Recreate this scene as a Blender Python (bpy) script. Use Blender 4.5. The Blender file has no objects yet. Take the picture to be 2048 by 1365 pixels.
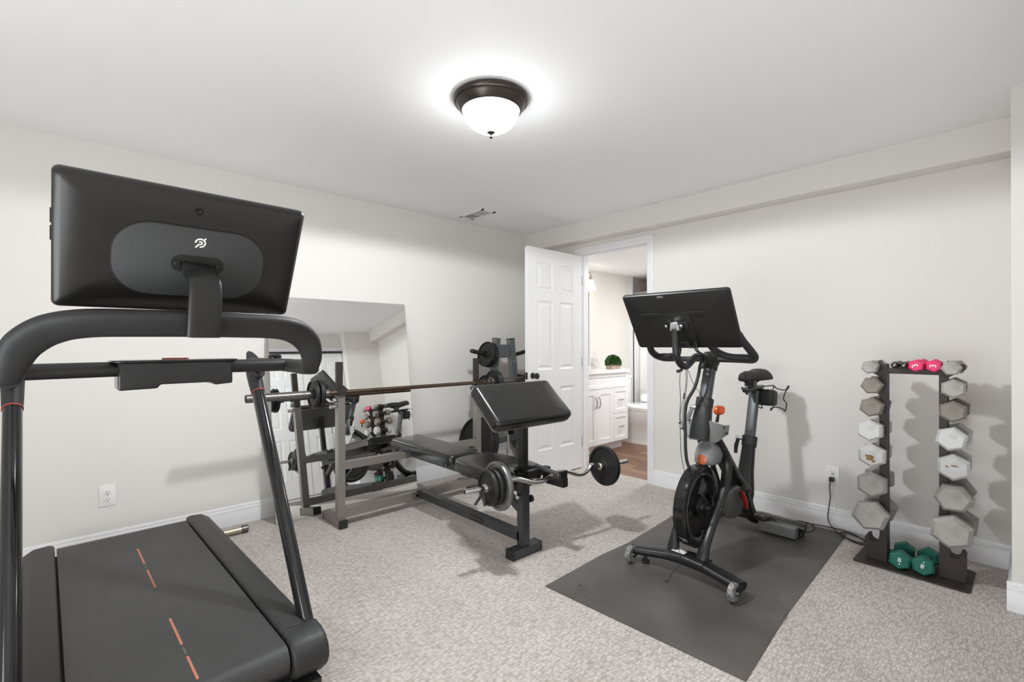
import bpy, bmesh, math, random
from mathutils import Vector, Matrix, Euler
random.seed(7)
PI = math.pi
scene = bpy.context.scene
C = scene.collection

# ------------------------------------------------------------------ camera, light, exposure
F_PX, YAW, ROLL, HORIZON = 948.0, 47.245, -0.15, 690.6
CAM_H = 1.18
cam_d = bpy.data.cameras.new('camera')
cam = bpy.data.objects.new('camera', cam_d)
C.objects.link(cam)
cam.location = (0, 0, CAM_H)
cam.rotation_euler = (Euler((PI/2, 0, math.radians(YAW)), 'XYZ').to_matrix() @ Matrix.Rotation(math.radians(ROLL), 3, 'Z')).to_euler()
cam_d.sensor_width = 36
cam_d.lens = F_PX*36/2048
cam_d.shift_y = (HORIZON-682.5)/2048
cam_d.clip_start = 0.02
scene.camera = cam
w = bpy.data.worlds.new('world'); scene.world = w
w.use_nodes = True
w.node_tree.nodes['Background'].inputs[0].default_value = (0.8, 0.88, 1, 1)
w.node_tree.nodes['Background'].inputs[1].default_value = 0.3
scene.view_settings.view_transform = 'Standard'
scene.view_settings.look = 'None'
scene.view_settings.gamma = 1
scene.view_settings.use_curve_mapping = False
scene.view_settings.exposure = 0.12
YS_ = -1.6
BULB = 84.0         # watts of the bulb under the dome
LAMP = 34.0          # emission of the ceiling light dome
VANITY = 6.0        # emission of the vanity light shades
# added fill light behind the camera, no real source; brightens walls and ceiling
fl_d = bpy.data.lights.new('soft_fill', 'AREA'); fl_d.shape = 'RECTANGLE'; fl_d.size = 1.9; fl_d.size_y = 1.1
fl_d.energy = 40; fl_d.color = (0.925, 0.965, 1.0)
fl_o = bpy.data.objects.new('soft_fill', fl_d); C.objects.link(fl_o)
fl_o.location = (-0.75, YS_+.35, 0.62)
fl_o.rotation_euler = Vector((-.05, 1, 0.8)).to_track_quat('-Z', 'Y').to_euler()
try:
    scene.cycles.max_bounces = 14
    scene.cycles.diffuse_bounces = 8
    scene.cycles.glossy_bounces = 6
    scene.cycles.caustics_reflective = False
    scene.cycles.caustics_refractive = False
except Exception:
    pass

# ------------------------------------------------------------------ materials
def mat(name, col, rough=0.5, metal=0.0, spec=0.5, bump=None, var=None, coat=0.0, emit=None, trans=0.0, sheen=0.0, rvar=None):
    m = bpy.data.materials.new(name); m.use_nodes = True
    nt = m.node_tree; b = nt.nodes['Principled BSDF']
    b.inputs['Base Color'].default_value = (*col, 1)
    b.inputs['Roughness'].default_value = rough
    b.inputs['Metallic'].default_value = metal
    b.inputs['Specular IOR Level'].default_value = spec
    b.inputs['Coat Weight'].default_value = coat
    b.inputs['Transmission Weight'].default_value = trans
    b.inputs['Sheen Weight'].default_value = sheen
    tc = nt.nodes.new('ShaderNodeTexCoord')
    if var:            # (scale, second colour, lo, hi)
        n = nt.nodes.new('ShaderNodeTexNoise'); n.inputs['Scale'].default_value = var[0]; n.inputs['Detail'].default_value = 6
        nt.links.new(tc.outputs['Object'], n.inputs['Vector'])
        r = nt.nodes.new('ShaderNodeValToRGB')
        r.color_ramp.elements[0].position = var[2]; r.color_ramp.elements[1].position = var[3]
        r.color_ramp.elements[0].color = (*col, 1); r.color_ramp.elements[1].color = (*var[1], 1)
        nt.links.new(n.outputs['Fac'], r.inputs['Fac']); nt.links.new(r.outputs['Color'], b.inputs['Base Color'])
    if rvar:           # (scale, rough lo, rough hi)
        n = nt.nodes.new('ShaderNodeTexNoise'); n.inputs['Scale'].default_value = rvar[0]; n.inputs['Detail'].default_value = 4
        nt.links.new(tc.outputs['Object'], n.inputs['Vector'])
        r = nt.nodes.new('ShaderNodeMapRange'); r.inputs[3].default_value = rvar[1]; r.inputs[4].default_value = rvar[2]
        nt.links.new(n.outputs['Fac'], r.inputs[0]); nt.links.new(r.outputs[0], b.inputs['Roughness'])
    if bump:           # (scale, strength, distance)
        n = nt.nodes.new('ShaderNodeTexNoise'); n.inputs['Scale'].default_value = bump[0]; n.inputs['Detail'].default_value = 3
        nt.links.new(tc.outputs['Object'], n.inputs['Vector'])
        u = nt.nodes.new('ShaderNodeBump'); u.inputs['Strength'].default_value = bump[1]; u.inputs['Distance'].default_value = bump[2]
        nt.links.new(n.outputs['Fac'], u.inputs['Height']); nt.links.new(u.outputs['Normal'], b.inputs['Normal'])
    if emit:
        b.inputs['Emission Color'].default_value = (*emit[0], 1); b.inputs['Emission Strength'].default_value = emit[1]
    return m

M = {}
M['wall'] = mat('wall_paint', (0.755, 0.733, 0.70), 0.85, bump=(220, 0.06, 0.002))
M['ceil'] = mat('ceiling_paint', (0.90, 0.90, 0.905), 0.9, bump=(60, 0.05, 0.002))
M['trim'] = mat('white_trim_paint', (0.82, 0.82, 0.835), 0.35)
M['door'] = mat('white_door_paint', (0.78, 0.78, 0.785), 0.42, bump=(90, 0.05, 0.001))
M['cabinet'] = mat('white_cabinet_paint', (0.87, 0.87, 0.88), 0.4)
M['counter'] = mat('white_counter', (0.85, 0.84, 0.82), 0.15)
M['porcelain'] = mat('porcelain', (0.86, 0.86, 0.85), 0.08, coat=0.4)
M['plate_white'] = mat('outlet_plastic', (0.82, 0.81, 0.79), 0.3)
M['black'] = mat('black_plastic', (0.0099, 0.0099, 0.0099), 0.42, bump=(700, 0.08, 0.001))
M['blackgloss'] = mat('black_gloss_plastic', (0.012, 0.012, 0.013), 0.12)
M['blackmatte'] = mat('black_rubber', (0.0165, 0.0165, 0.0171), 0.6, bump=(900, 0.12, 0.001))
M['rail'] = mat('rail_plastic', (0.0198, 0.0198, 0.0204), 0.5, bump=(1200, 0.2, 0.001))
M['screenback'] = mat('screen_back_plastic', (0.0110, 0.0105, 0.0099), 0.30, bump=(30, 0.02, 0.002))
M['pill'] = mat('textured_panel', (0.034, 0.035, 0.036), 0.55, bump=(1500, 0.35, 0.001), var=(900, (0.055, 0.056, 0.058), 0.45, 0.7))
M['vinyl'] = mat('black_vinyl', (0.0121, 0.0121, 0.0121), 0.26, bump=(160, 0.06, 0.002), rvar=(14, 0.18, 0.32))
M['gunmetal'] = mat('gunmetal_paint', (0.0562, 0.0585, 0.0630), 0.36, 0.35)
M['warmsteel'] = mat('warm_grey_steel_paint', (0.25, 0.23, 0.21), 0.34, 0.45, bump=(400, 0.05, 0.001))
M['brownsteel'] = mat('dark_brown_steel', (0.030, 0.023, 0.019), 0.45, 0.2)
M['hammered'] = mat('hammered_grey_steel', (0.13, 0.135, 0.14), 0.38, 0.4, bump=(160, 0.4, 0.003), var=(160, (0.20, 0.205, 0.21), 0.4, 0.65))
M['iron'] = mat('black_cast_iron', (0.0110, 0.0110, 0.0110), 0.5, 0.2, bump=(240, 0.2, 0.002))
M['greyiron'] = mat('grey_cast_iron', (0.20, 0.20, 0.20), 0.36, 0.6, bump=(300, 0.15, 0.002))
M['chrome'] = mat('chrome', (0.72, 0.71, 0.69), 0.16, 1.0)
M['wornsteel'] = mat('worn_steel', (0.20, 0.19, 0.185), 0.38, 0.85, var=(120, (0.09, 0.085, 0.08), 0.42, 0.68))
M['rustbar'] = mat('brown_rusted_steel', (0.14, 0.095, 0.07), 0.34, 0.8, var=(60, (0.08, 0.055, 0.042), 0.4, 0.65))
M['brass'] = mat('brassy_steel', (0.52, 0.46, 0.35), 0.28, 0.95)
M['bronze'] = mat('oil_rubbed_bronze', (0.050, 0.040, 0.034), 0.22, 0.6, rvar=(20, 0.15, 0.4))
M['red'] = mat('red_plastic', (0.36, 0.06, 0.04), 0.4)
M['orange'] = mat('orange_knob_plastic', (0.85, 0.13, 0.03), 0.3)
M['orangereflect'] = mat('orange_reflection_tint', (0.42, 0.10, 0.035), 0.25)
M['orangeline'] = mat('orange_print', (0.50, 0.17, 0.11), 0.6)
M['greymark'] = mat('grey_print', (0.10, 0.10, 0.10), 0.6)
M['logo'] = mat('white_print', (0.85, 0.85, 0.83), 0.5)
M['silvergrey'] = mat('silver_grey_plastic', (0.26, 0.265, 0.27), 0.25, 0.3)
M['greyplastic'] = mat('grey_plastic', (0.17, 0.17, 0.17), 0.4)
M['lightgrey'] = mat('frosted_grey_plastic', (0.36, 0.37, 0.37), 0.35)
M['guard'] = mat('dark_silver_plastic', (0.11, 0.112, 0.115), 0.3, 0.3)
M['darkred'] = mat('dark_red_plastic', (0.28, 0.02, 0.015), 0.3)
M['bikeframe'] = mat('bike_frame_paint', (0.0121, 0.0121, 0.0127), 0.34, 0.1)
M['alu'] = mat('dark_anodised_aluminium', (0.10, 0.105, 0.11), 0.3, 0.7)
M['wheelgrey'] = mat('grey_wheel_rubber', (0.30, 0.30, 0.29), 0.4, var=(90, (0.12, 0.12, 0.12), 0.45, 0.6))
M['rack'] = mat('rack_steel', (0.040, 0.031, 0.026), 0.5, 0.15, bump=(300, 0.06, 0.001))
M['hexa'] = mat('grey_dumbbell_paint', (0.40, 0.385, 0.36), 0.5, 0.1, var=(16, (0.30, 0.28, 0.255), 0.45, 0.7), bump=(120, 0.3, 0.003))
M['hexb'] = mat('pale_dumbbell_paint', (0.60, 0.60, 0.60), 0.45, 0.1, var=(14, (0.45, 0.44, 0.42), 0.5, 0.75), bump=(120, 0.3, 0.003))
M['hexc'] = mat('brownish_dumbbell_paint', (0.25, 0.225, 0.195), 0.5, 0.1, var=(14, (0.19, 0.165, 0.14), 0.4, 0.7), bump=(120, 0.3, 0.003))
M['chip'] = mat('rusty_chip', (0.42, 0.24, 0.08), 0.7, var=(80, (0.2, 0.12, 0.06), 0.4, 0.6))
M['pink'] = mat('pink_neoprene', (0.80, 0.035, 0.16), 0.5)
M['green'] = mat('green_neoprene', (0.012, 0.135, 0.095), 0.45, bump=(200, 0.1, 0.001))
M['vinyldumb'] = mat('brown_black_vinyl', (0.03, 0.022, 0.018), 0.4)
M['towel'] = mat('white_curtain', (0.80, 0.80, 0.79), 0.8)
M['tile'] = mat('brown_stone_tile', (0.34, 0.28, 0.27), 0.5, var=(26, (0.52, 0.45, 0.44), 0.35, 0.7))
M['wax'] = mat('white_wax', (0.85, 0.78, 0.72), 0.5)
M['planter'] = mat('whitewashed_wood', (0.60, 0.47, 0.40), 0.7, var=(40, (0.42, 0.30, 0.23), 0.4, 0.7))
M['leaf'] = mat('leaf_green', (0.065, 0.17, 0.02), 0.5, var=(70, (0.008, 0.035, 0.004), 0.40, 0.58))
M['gasket'] = mat('dark_recess', (0.008, 0.008, 0.008), 0.6)
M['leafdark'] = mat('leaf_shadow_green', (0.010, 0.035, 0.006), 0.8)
M['cord'] = mat('black_cord', (0.016, 0.016, 0.016), 0.45)
M['sticker'] = mat('white_sticker', (0.75, 0.75, 0.74), 0.5)
M['paper'] = mat('white_paper', (0.85, 0.85, 0.84), 0.9)
M['tincan'] = mat('galvanised', (0.45, 0.46, 0.46), 0.3, 0.9)
M['dome'] = mat('lit_glass_dome', (0.9, 0.9, 0.9), 0.3, emit=((0.95, 0.98, 1.0), LAMP))
nt = M['dome'].node_tree; b_ = nt.nodes['Principled BSDF']; g_ = nt.nodes.new('ShaderNodeNewGeometry'); sx_ = nt.nodes.new('ShaderNodeSeparateXYZ'); mr_ = nt.nodes.new('ShaderNodeMapRange')
nt.links.new(g_.outputs['Normal'], sx_.inputs[0]); nt.links.new(sx_.outputs['Z'], mr_.inputs[0])   # frosted dome: dimmer at the rim than over the bulbs
mr_.inputs[1].default_value = -0.02; mr_.inputs[2].default_value = -0.40; mr_.inputs[3].default_value = LAMP*0.15; mr_.inputs[4].default_value = LAMP
nt.links.new(mr_.outputs[0], b_.inputs['Emission Strength'])
M['shade'] = mat('lit_glass_shade', (0.9, 0.9, 0.9), 0.3, emit=((1.0, 0.95, 0.88), VANITY))
M['vent'] = mat('vent_white', (0.80, 0.80, 0.80), 0.4)
M['ventshaded'] = mat('vent_slat_shaded', (0.45, 0.45, 0.45), 0.5)
M['mirror'] = mat('mirror_silver', (0.90, 0.91, 0.90), 0.0, 1.0)
M['glassedge'] = mat('mirror_glass_edge', (0.25, 0.30, 0.27), 0.15)
M['glass'] = mat('clear_glass', (0.75, 0.76, 0.76), 0.03)
M['glass'].node_tree.nodes['Principled BSDF'].inputs['Alpha'].default_value = 0.22
M['screenglass'] = mat('screen_glass', (0.006, 0.006, 0.007), 0.06)

def carpet_material():
    m = bpy.data.materials.new('loop_carpet'); m.use_nodes = True
    nt = m.node_tree; b = nt.nodes['Principled BSDF']; N = nt.nodes.new; L = nt.links.new
    b.inputs['Roughness'].default_value = 0.95; b.inputs['Specular IOR Level'].default_value = 0.1
    b.inputs['Sheen Weight'].default_value = 0.15
    tc = N('ShaderNodeTexCoord')
    mp = N('ShaderNodeMapping'); mp.inputs['Scale'].default_value = (112, 46, 1); L(tc.outputs['Object'], mp.inputs['Vector'])
    nz = N('ShaderNodeTexNoise'); nz.inputs['Scale'].default_value = 9; nz.inputs['Detail'].default_value = 2; L(tc.outputs['Object'], nz.inputs['Vector'])
    wob = N('ShaderNodeVectorMath'); wob.operation = 'MULTIPLY_ADD'; wob.inputs[1].default_value = (0.9, 1.4, 0); L(nz.outputs['Color'], wob.inputs[0]); L(mp.outputs['Vector'], wob.inputs[2])
    vo = N('ShaderNodeTexVoronoi'); vo.inputs['Scale'].default_value = 1.0; vo.inputs['Randomness'].default_value = 0.62; L(wob.outputs['Vector'], vo.inputs['Vector'])
    n1 = N('ShaderNodeTexNoise'); n1.inputs['Scale'].default_value = 2.2; n1.inputs['Detail'].default_value = 5; L(tc.outputs['Object'], n1.inputs['Vector'])
    mp2 = N('ShaderNodeMapping'); mp2.inputs['Scale'].default_value = (110, 26, 1); L(tc.outputs['Object'], mp2.inputs['Vector'])
    n2 = N('ShaderNodeTexNoise'); n2.inputs['Scale'].default_value = 1.0; n2.inputs['Detail'].default_value = 3; L(mp2.outputs['Vector'], n2.inputs['Vector'])
    r = N('ShaderNodeValToRGB'); e = r.color_ramp.elements
    e[0].position = 0.30; e[0].color = (0.48, 0.445, 0.42, 1); e[1].position = 0.66; e[1].color = (0.62, 0.585, 0.56, 1)
    L(n2.outputs['Fac'], r.inputs['Fac'])
    r1 = N('ShaderNodeValToRGB'); e = r1.color_ramp.elements
    e[0].position = 0.33; e[0].color = (0.90, 0.89, 0.88, 1); e[1].position = 0.66; e[1].color = (1.05, 1.05, 1.05, 1)
    L(n1.outputs['Fac'], r1.inputs['Fac'])
    mx = N('ShaderNodeMix'); mx.data_type = 'RGBA'; mx.blend_type = 'MULTIPLY'; mx.inputs[0].default_value = 1
    L(r.outputs['Color'], mx.inputs[6]); L(r1.outputs['Color'], mx.inputs[7])
    r2 = N('ShaderNodeValToRGB'); e = r2.color_ramp.elements
    e[0].position = 0.25; e[0].color = (1.06, 1.06, 1.06, 1); e[1].position = 0.75; e[1].color = (0.70, 0.67, 0.645, 1)
    L(vo.outputs['Distance'], r2.inputs['Fac'])
    mx2 = N('ShaderNodeMix'); mx2.data_type = 'RGBA'; mx2.blend_type = 'MULTIPLY'; mx2.inputs[0].default_value = 1
    L(mx.outputs[2], mx2.inputs[6]); L(r2.outputs['Color'], mx2.inputs[7])
    L(mx2.outputs[2], b.inputs['Base Color'])
    bp = N('ShaderNodeBump'); bp.invert = True; bp.inputs['Strength'].default_value = 0.7; bp.inputs['Distance'].default_value = 0.004
    L(vo.outputs['Distance'], bp.inputs['Height']); L(bp.outputs['Normal'], b.inputs['Normal'])
    return m
M['carpet'] = carpet_material()

def mat_material(name, ca, cb, scale, rough, bs):
    m = mat(name, ca, rough, var=(3.0, cb, 0.38, 0.66), spec=0.5)
    nt = m.node_tree; b = nt.nodes['Principled BSDF']
    tc = nt.nodes.new('ShaderNodeTexCoord')
    vo = nt.nodes.new('ShaderNodeTexVoronoi'); vo.inputs['Scale'].default_value = scale; vo.inputs['Randomness'].default_value = 0.25
    nt.links.new(tc.outputs['Object'], vo.inputs['Vector'])
    bp = nt.nodes.new('ShaderNodeBump'); bp.inputs['Strength'].default_value = bs; bp.inputs['Distance'].default_value = 0.002
    nt.links.new(vo.outputs['Distance'], bp.inputs['Height']); nt.links.new(bp.outputs['Normal'], b.inputs['Normal'])
    return m
M['rubbermat'] = mat_material('exercise_mat_rubber', (0.068, 0.061, 0.054), (0.108, 0.100, 0.091), 190, 0.46, 0.35)
M['belt'] = mat_material('running_belt', (0.030, 0.030, 0.031), (0.040, 0.040, 0.041), 260, 0.5, 0.35)

def wood(name, a, b_):
    m = bpy.data.materials.new(name); m.use_nodes = True
    nt = m.node_tree; b = nt.nodes['Principled BSDF']; b.inputs['Roughness'].default_value = 0.35
    tc = nt.nodes.new('ShaderNodeTexCoord'); mp = nt.nodes.new('ShaderNodeMapping'); mp.inputs['Scale'].default_value = (3, 30, 3)
    n = nt.nodes.new('ShaderNodeTexNoise'); n.inputs['Scale'].default_value = 2.0; n.inputs['Detail'].default_value = 6; n.inputs['Distortion'].default_value = 0.6
    r = nt.nodes.new('ShaderNodeValToRGB'); r.color_ramp.elements[0].position = 0.3; r.color_ramp.elements[1].position = 0.7
    r.color_ramp.elements[0].color = (*a, 1); r.color_ramp.elements[1].color = (*b_, 1)
    nt.links.new(tc.outputs['Object'], mp.inputs['Vector']); nt.links.new(mp.outputs['Vector'], n.inputs['Vector'])
    nt.links.new(n.outputs['Fac'], r.inputs['Fac']); nt.links.new(r.outputs['Color'], b.inputs['Base Color'])
    return m
WOODS = [wood('plank_wood_%s' % n, a, b) for n, a, b in (('dark', (0.10, 0.045, 0.022), (0.20, 0.10, 0.055)), ('mid', (0.14, 0.068, 0.034), (0.25, 0.135, 0.075)), ('light', (0.18, 0.09, 0.046), (0.30, 0.17, 0.10)))]

# ------------------------------------------------------------------ mesh builder
def V(*a): return Vector(a)
def frame(t, up):
    t = t.normalized(); s = t.cross(up)
    if s.length < 1e-5: s = t.cross(Vector((1, 0, 0)) if abs(t.x) < 0.9 else Vector((0, 1, 0)))
    s.normalize(); u = s.cross(t); return s, u
def catmull(pts, n):
    P = [Vector(p) for p in pts]
    if n <= 1 or len(P) < 3: return P
    out = []
    Q = [P[0]*2-P[1]] + P + [P[-1]*2-P[-2]]
    for i in range(1, len(Q)-2):
        p0, p1, p2, p3 = Q[i-1:i+3]
        for k in range(n):
            t = k/n
            out.append(0.5*((2*p1) + (p2-p0)*t + (2*p0-5*p1+4*p2-p3)*t*t + (3*p1-p0-3*p2+p3)*t**3))
    out.append(P[-1]); return out

class MB:
    def __init__(s): s.bm = bmesh.new()
    def _bev(s, faces, w, seg=2, ang=25):
        es = set()
        for f in faces:
            for e in f.edges: es.add(e)
        es = [e for e in es if len(e.link_faces) == 2 and e.calc_face_angle(0) > math.radians(ang)]
        if es: bmesh.ops.bevel(s.bm, geom=es, offset=w, segments=seg, profile=0.5, affect='EDGES', clamp_overlap=True)
    def box(s, c, d, rot=None, bev=0, seg=2):
        c = Vector(c); R = rot if rot is not None else Matrix.Identity(3)
        vs = []
        for x in (-.5, .5):
            for y in (-.5, .5):
                for z in (-.5, .5): vs.append(s.bm.verts.new(c + R @ Vector((x*d[0], y*d[1], z*d[2]))))
        fs = [s.bm.faces.new([vs[i] for i in q]) for q in ((0,1,3,2),(4,6,7,5),(0,4,5,1),(2,3,7,6),(0,2,6,4),(1,5,7,3))]
        if bev: s._bev(fs, bev, seg)
        return s
    def bx(s, x0, x1, y0, y1, z0, z1, bev=0, seg=2):
        return s.box(((x0+x1)/2, (y0+y1)/2, (z0+z1)/2), (abs(x1-x0), abs(y1-y0), abs(z1-z0)), None, bev, seg)
    def bar(s, a, b, wd, ht, up=(0, 0, 1), bev=0.002):
        a, b = Vector(a), Vector(b); t = (b-a); sd, u = frame(t, Vector(up)); L = t.length; t = t.normalized()
        R = Matrix((t, sd, u)).transposed()
        return s.box((a+b)/2, (L, wd, ht), R, bev)
    def prism(s, pts, vec, bev=0, seg=2, ang=25):
        vec = Vector(vec)
        a = [s.bm.verts.new(Vector(p)) for p in pts]; b = [s.bm.verts.new(Vector(p)+vec) for p in pts]
        n = len(a); fs = [s.bm.faces.new(a[::-1]), s.bm.faces.new(b)]
        for i in range(n): fs.append(s.bm.faces.new((a[i], a[(i+1) % n], b[(i+1) % n], b[i])))
        bmesh.ops.recalc_face_normals(s.bm, faces=fs)
        if bev: s._bev(fs, bev, seg, ang)
        return s
    def rings(s, rings, cap=True, closed=False):
        rs = [[s.bm.verts.new(Vector(p)) for p in r] for r in rings]; n = len(rs[0]); fs = []
        m = len(rs) if closed else len(rs)-1
        for i in range(m):
            a, b = rs[i], rs[(i+1) % len(rs)]
            for j in range(n): fs.append(s.bm.faces.new((a[j], a[(j+1) % n], b[(j+1) % n], b[j])))
        if cap and not closed: fs.append(s.bm.faces.new(rs[0][::-1])); fs.append(s.bm.faces.new(rs[-1]))
        bmesh.ops.recalc_face_normals(s.bm, faces=fs)
        return s
    def tube(s, pts, r, seg=12, sub=6, up=(0, 0, 1), cap=True, power=1.0):
        """sweep; r is radius, (side, up) radii, or a list of those per control point"""
        P = catmull(pts, sub); n = len(P)
        rl = r if isinstance(r, list) else [r]*len(pts)
        rl = [(q, q) if not isinstance(q, tuple) else q for q in rl]
        out = []
        prev = None
        for i, p in enumerate(P):
            t = (P[min(i+1, n-1)] - P[max(i-1, 0)])
            if up == 'min':
                if prev is None: sd, u = frame(t, Vector((0, 0, 1)))
                else:
                    t_ = t.normalized(); u = prev - t_*prev.dot(t_); u.normalize(); sd = t_.cross(u)
                prev = u
            else: sd, u = frame(t, Vector(up))
            k = i/(n-1)*(len(rl)-1); j = min(int(k), len(rl)-2) if len(rl) > 1 else 0; f = k-j
            a = rl[j][0]*(1-f) + rl[min(j+1, len(rl)-1)][0]*f; b = rl[j][1]*(1-f) + rl[min(j+1, len(rl)-1)][1]*f
            ring = []
            for q in range(seg):
                an = 2*PI*q/seg; ca, sa = math.cos(an), math.sin(an)
                if power != 1.0: ca = math.copysign(abs(ca)**power, ca); sa = math.copysign(abs(sa)**power, sa)
                ring.append(p + sd*ca*a + u*sa*b)
            out.append(ring)
        return s.rings(out, cap)
    def cyl(s, a, b, r, seg=20, r2=None, bev=0):
        a, b = Vector(a), Vector(b); sd, u = frame(b-a, Vector((0, 0, 1))); r2 = r if r2 is None else r2
        t = (b-a).normalized()
        prof = [(a, r), (b, r2)] if not bev else [(a, r-bev), (a+t*bev, r), (b-t*bev, r2), (b, r2-bev)]
        return s.rings([[c + (sd*math.cos(2*PI*q/seg) + u*math.sin(2*PI*q/seg))*rr for q in range(seg)] for c, rr in prof])
    def lathe(s, prof, c, axis=(0, 0, 1), seg=32, cap=True):
        """prof: (radius, height along axis)"""
        c = Vector(c); ax = Vector(axis).normalized(); sd, u = frame(ax, Vector((0, 0, 1)) if abs(ax.z) < .9 else Vector((0, 1, 0)))
        return s.rings([[c + ax*h + (sd*math.cos(2*PI*q/seg) + u*math.sin(2*PI*q/seg))*max(r, 1e-4) for q in range(seg)] for r, h in prof], cap)
    def ball(s, c, r, seg=16, sc=(1, 1, 1)):
        c = Vector(c); n = seg//2
        return s.rings([[c + Vector((math.sin(PI*i/n)*math.cos(2*PI*q/seg)*sc[0], math.sin(PI*i/n)*math.sin(2*PI*q/seg)*sc[1], -math.cos(PI*i/n)*sc[2]))*r if 0 < i < n else
                        c + Vector((1e-4*math.cos(2*PI*q/seg), 1e-4*math.sin(2*PI*q/seg), (-1 if i == 0 else 1)*r*sc[2])) for q in range(seg)] for i in range(n+1)])
    def pad(s, outline, zfun, thick, up, rnd, seg=4):
        """rounded cushion: outline (closed list of 3-D points on the underside), extruded along up with a rounded rim"""
        up = Vector(up).normalized(); P = [Vector(p) for p in outline]; c = sum(P, Vector())/len(P); n = len(P)
        nor = []
        for i in range(n):
            t = (P[(i+1) % n]-P[i-1]).normalized(); q = t.cross(up); q = q if q.dot(P[i]-c) > 0 else -q; nor.append(q.normalized())
        rg = [[p - q*rnd*0.5 for p, q in zip(P, nor)], [p + up*rnd*0.25 for p in P], [p + up*(thick-rnd) for p in P]]
        for k in range(1, seg+1):
            a = PI/2*k/seg
            rg.append([p + up*(thick-rnd+rnd*math.sin(a)) - q*rnd*(1-math.cos(a)) for p, q in zip(P, nor)])
        for f, dz in ((0.6, 0.12), (0.2, 0.18)):
            rg.append([c + up*0 + (p - q*rnd - c)*f + up*(thick+rnd*dz) - up*up.dot(Vector()) for p, q in zip(P, nor)])
        return s.rings(rg)
    def build(s, name, m, parent=None, smooth=38, origin=None):
        bm = s.bm
        me = bpy.data.meshes.new(name)
        if parent is not None:
            bm.transform(WORLD[parent.name].inverted())
        elif origin is not None:
            bm.transform(Matrix.Translation(-Vector(origin)))
        bm.normal_update(); bm.to_mesh(me); bm.free()
        for p in me.polygons: p.use_smooth = True
        me.set_sharp_from_angle(angle=math.radians(smooth))
        me.materials.append(m)
        o = bpy.data.objects.new(name, me); C.objects.link(o)
        WORLD[o.name] = WORLD[parent.name] if parent is not None else Matrix.Translation(Vector(origin or (0, 0, 0)))
        if parent is not None: o.parent = parent
        elif origin is not None: o.location = origin
        return o
WORLD = {}
def tag(o, label=None, cat=None, group=None, kind=None):
    if label: o['label'] = label
    if cat: o['category'] = cat
    if group: o['group'] = group
    if kind: o['kind'] = kind
    return o
def thing(name, loc, label, cat, rz=0, group=None):
    o = bpy.data.objects.new(name, None); C.objects.link(o)
    o.location = loc; o.rotation_euler = (0, 0, rz); o.empty_display_size = 0.1
    WORLD[o.name] = Matrix.Translation(Vector(loc)) @ Matrix.Rotation(rz, 4, 'Z')
    return tag(o, label, cat, group)
def struct(mb, name, m, parent=None):
    o = mb.build(name, m, parent)
    if parent is None: o['kind'] = 'structure'
    return o
def dup(root, loc, rz, label, group=None):
    r = root.copy(); C.objects.link(r); r.location = loc; r.rotation_euler = (0, 0, rz); r['label'] = label
    if group: r['group'] = group
    for ch in list(root.children):
        c = ch.copy(); C.objects.link(c); c.parent = r
        for g in ch.children:
            d = g.copy(); C.objects.link(d); d.parent = c
    return r
def rrect(cx, cy, w_, h_, r, n=6):
    """rounded rectangle outline in 2-D"""
    out = []
    for sx, sy, a0 in ((1, 1, 0), (-1, 1, PI/2), (-1, -1, PI), (1, -1, 3*PI/2)):
        for k in range(n+1):
            a = a0 + PI/2*k/n
            out.append((cx + sx*(w_/2-r) + r*math.cos(a), cy + sy*(h_/2-r) + r*math.sin(a)))
    return out
def text_part(txt, size, mtx, m, parent, name='lettering', depth=0.0006, shear=0.0):
    cu = bpy.data.curves.new(name, 'FONT'); cu.body = txt; cu.size = size; cu.extrude = depth; cu.align_x = 'CENTER'; cu.align_y = 'CENTER'; cu.shear = shear
    cu.offset = size*0.012
    tmp = bpy.data.objects.new('tmp', cu); C.objects.link(tmp)
    dg = bpy.context.evaluated_depsgraph_get(); me = bpy.data.meshes.new_from_object(tmp.evaluated_get(dg))
    bpy.data.objects.remove(tmp); bpy.data.curves.remove(cu)
    me.name = name
    me.transform(WORLD[parent.name].inverted() @ mtx)
    me.materials.clear(); me.materials.append(m)
    o = bpy.data.objects.new(name, me); C.objects.link(o); o.parent = parent; WORLD[o.name] = WORLD[parent.name]
    return o
def basis(o, xa, ya):
    xa = Vector(xa).normalized(); ya = Vector(ya); ya = (ya - xa*xa.dot(ya)).normalized(); za = xa.cross(ya)
    m = Matrix((xa, ya, za)).transposed().to_4x4(); m.translation = Vector(o); return m
def stroke2d(mb, pts, wd, mtx, depth, closed=False):
    """flat ribbon of constant width following 2-D points, raised by depth"""
    P = [Vector((p[0], p[1])) for p in pts]; n = len(P); a, b = [], []
    for i in range(n):
        t = (P[min(i+1, n-1)]-P[max(i-1, 0)]).normalized(); q = Vector((-t.y, t.x))*wd/2
        a.append(P[i]+q); b.append(P[i]-q)
    rg = [[mtx @ Vector((p.x, p.y, z)) for p, z in ((a[i], 0), (a[i], depth), (b[i], depth), (b[i], 0))] for i in range(n)]
    mb.rings(rg)
def ride_logo(mb, mtx, s, depth):
    """round emblem: slanted ring with an inner bowl and a spoke"""
    def arc(r, a0, a1, n=22): return [(r*math.cos(math.radians(a0+(a1-a0)*k/n))*s, r*math.sin(math.radians(a0+(a1-a0)*k/n))*s) for k in range(n+1)]
    stroke2d(mb, arc(0.78, 185, -95, 30), 0.27*s, mtx, depth)
    stroke2d(mb, arc(0.27, 150, -120, 18), 0.24*s, mtx, depth)
    stroke2d(mb, [(-0.72*s, -0.98*s), (-0.28*s, -0.36*s), (-0.12*s, -0.24*s)], 0.27*s, mtx, depth)
    stroke2d(mb, [(0.55*s, 0.55*s), (0.82*s, 1.02*s)], 0.26*s, mtx, depth)

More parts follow.
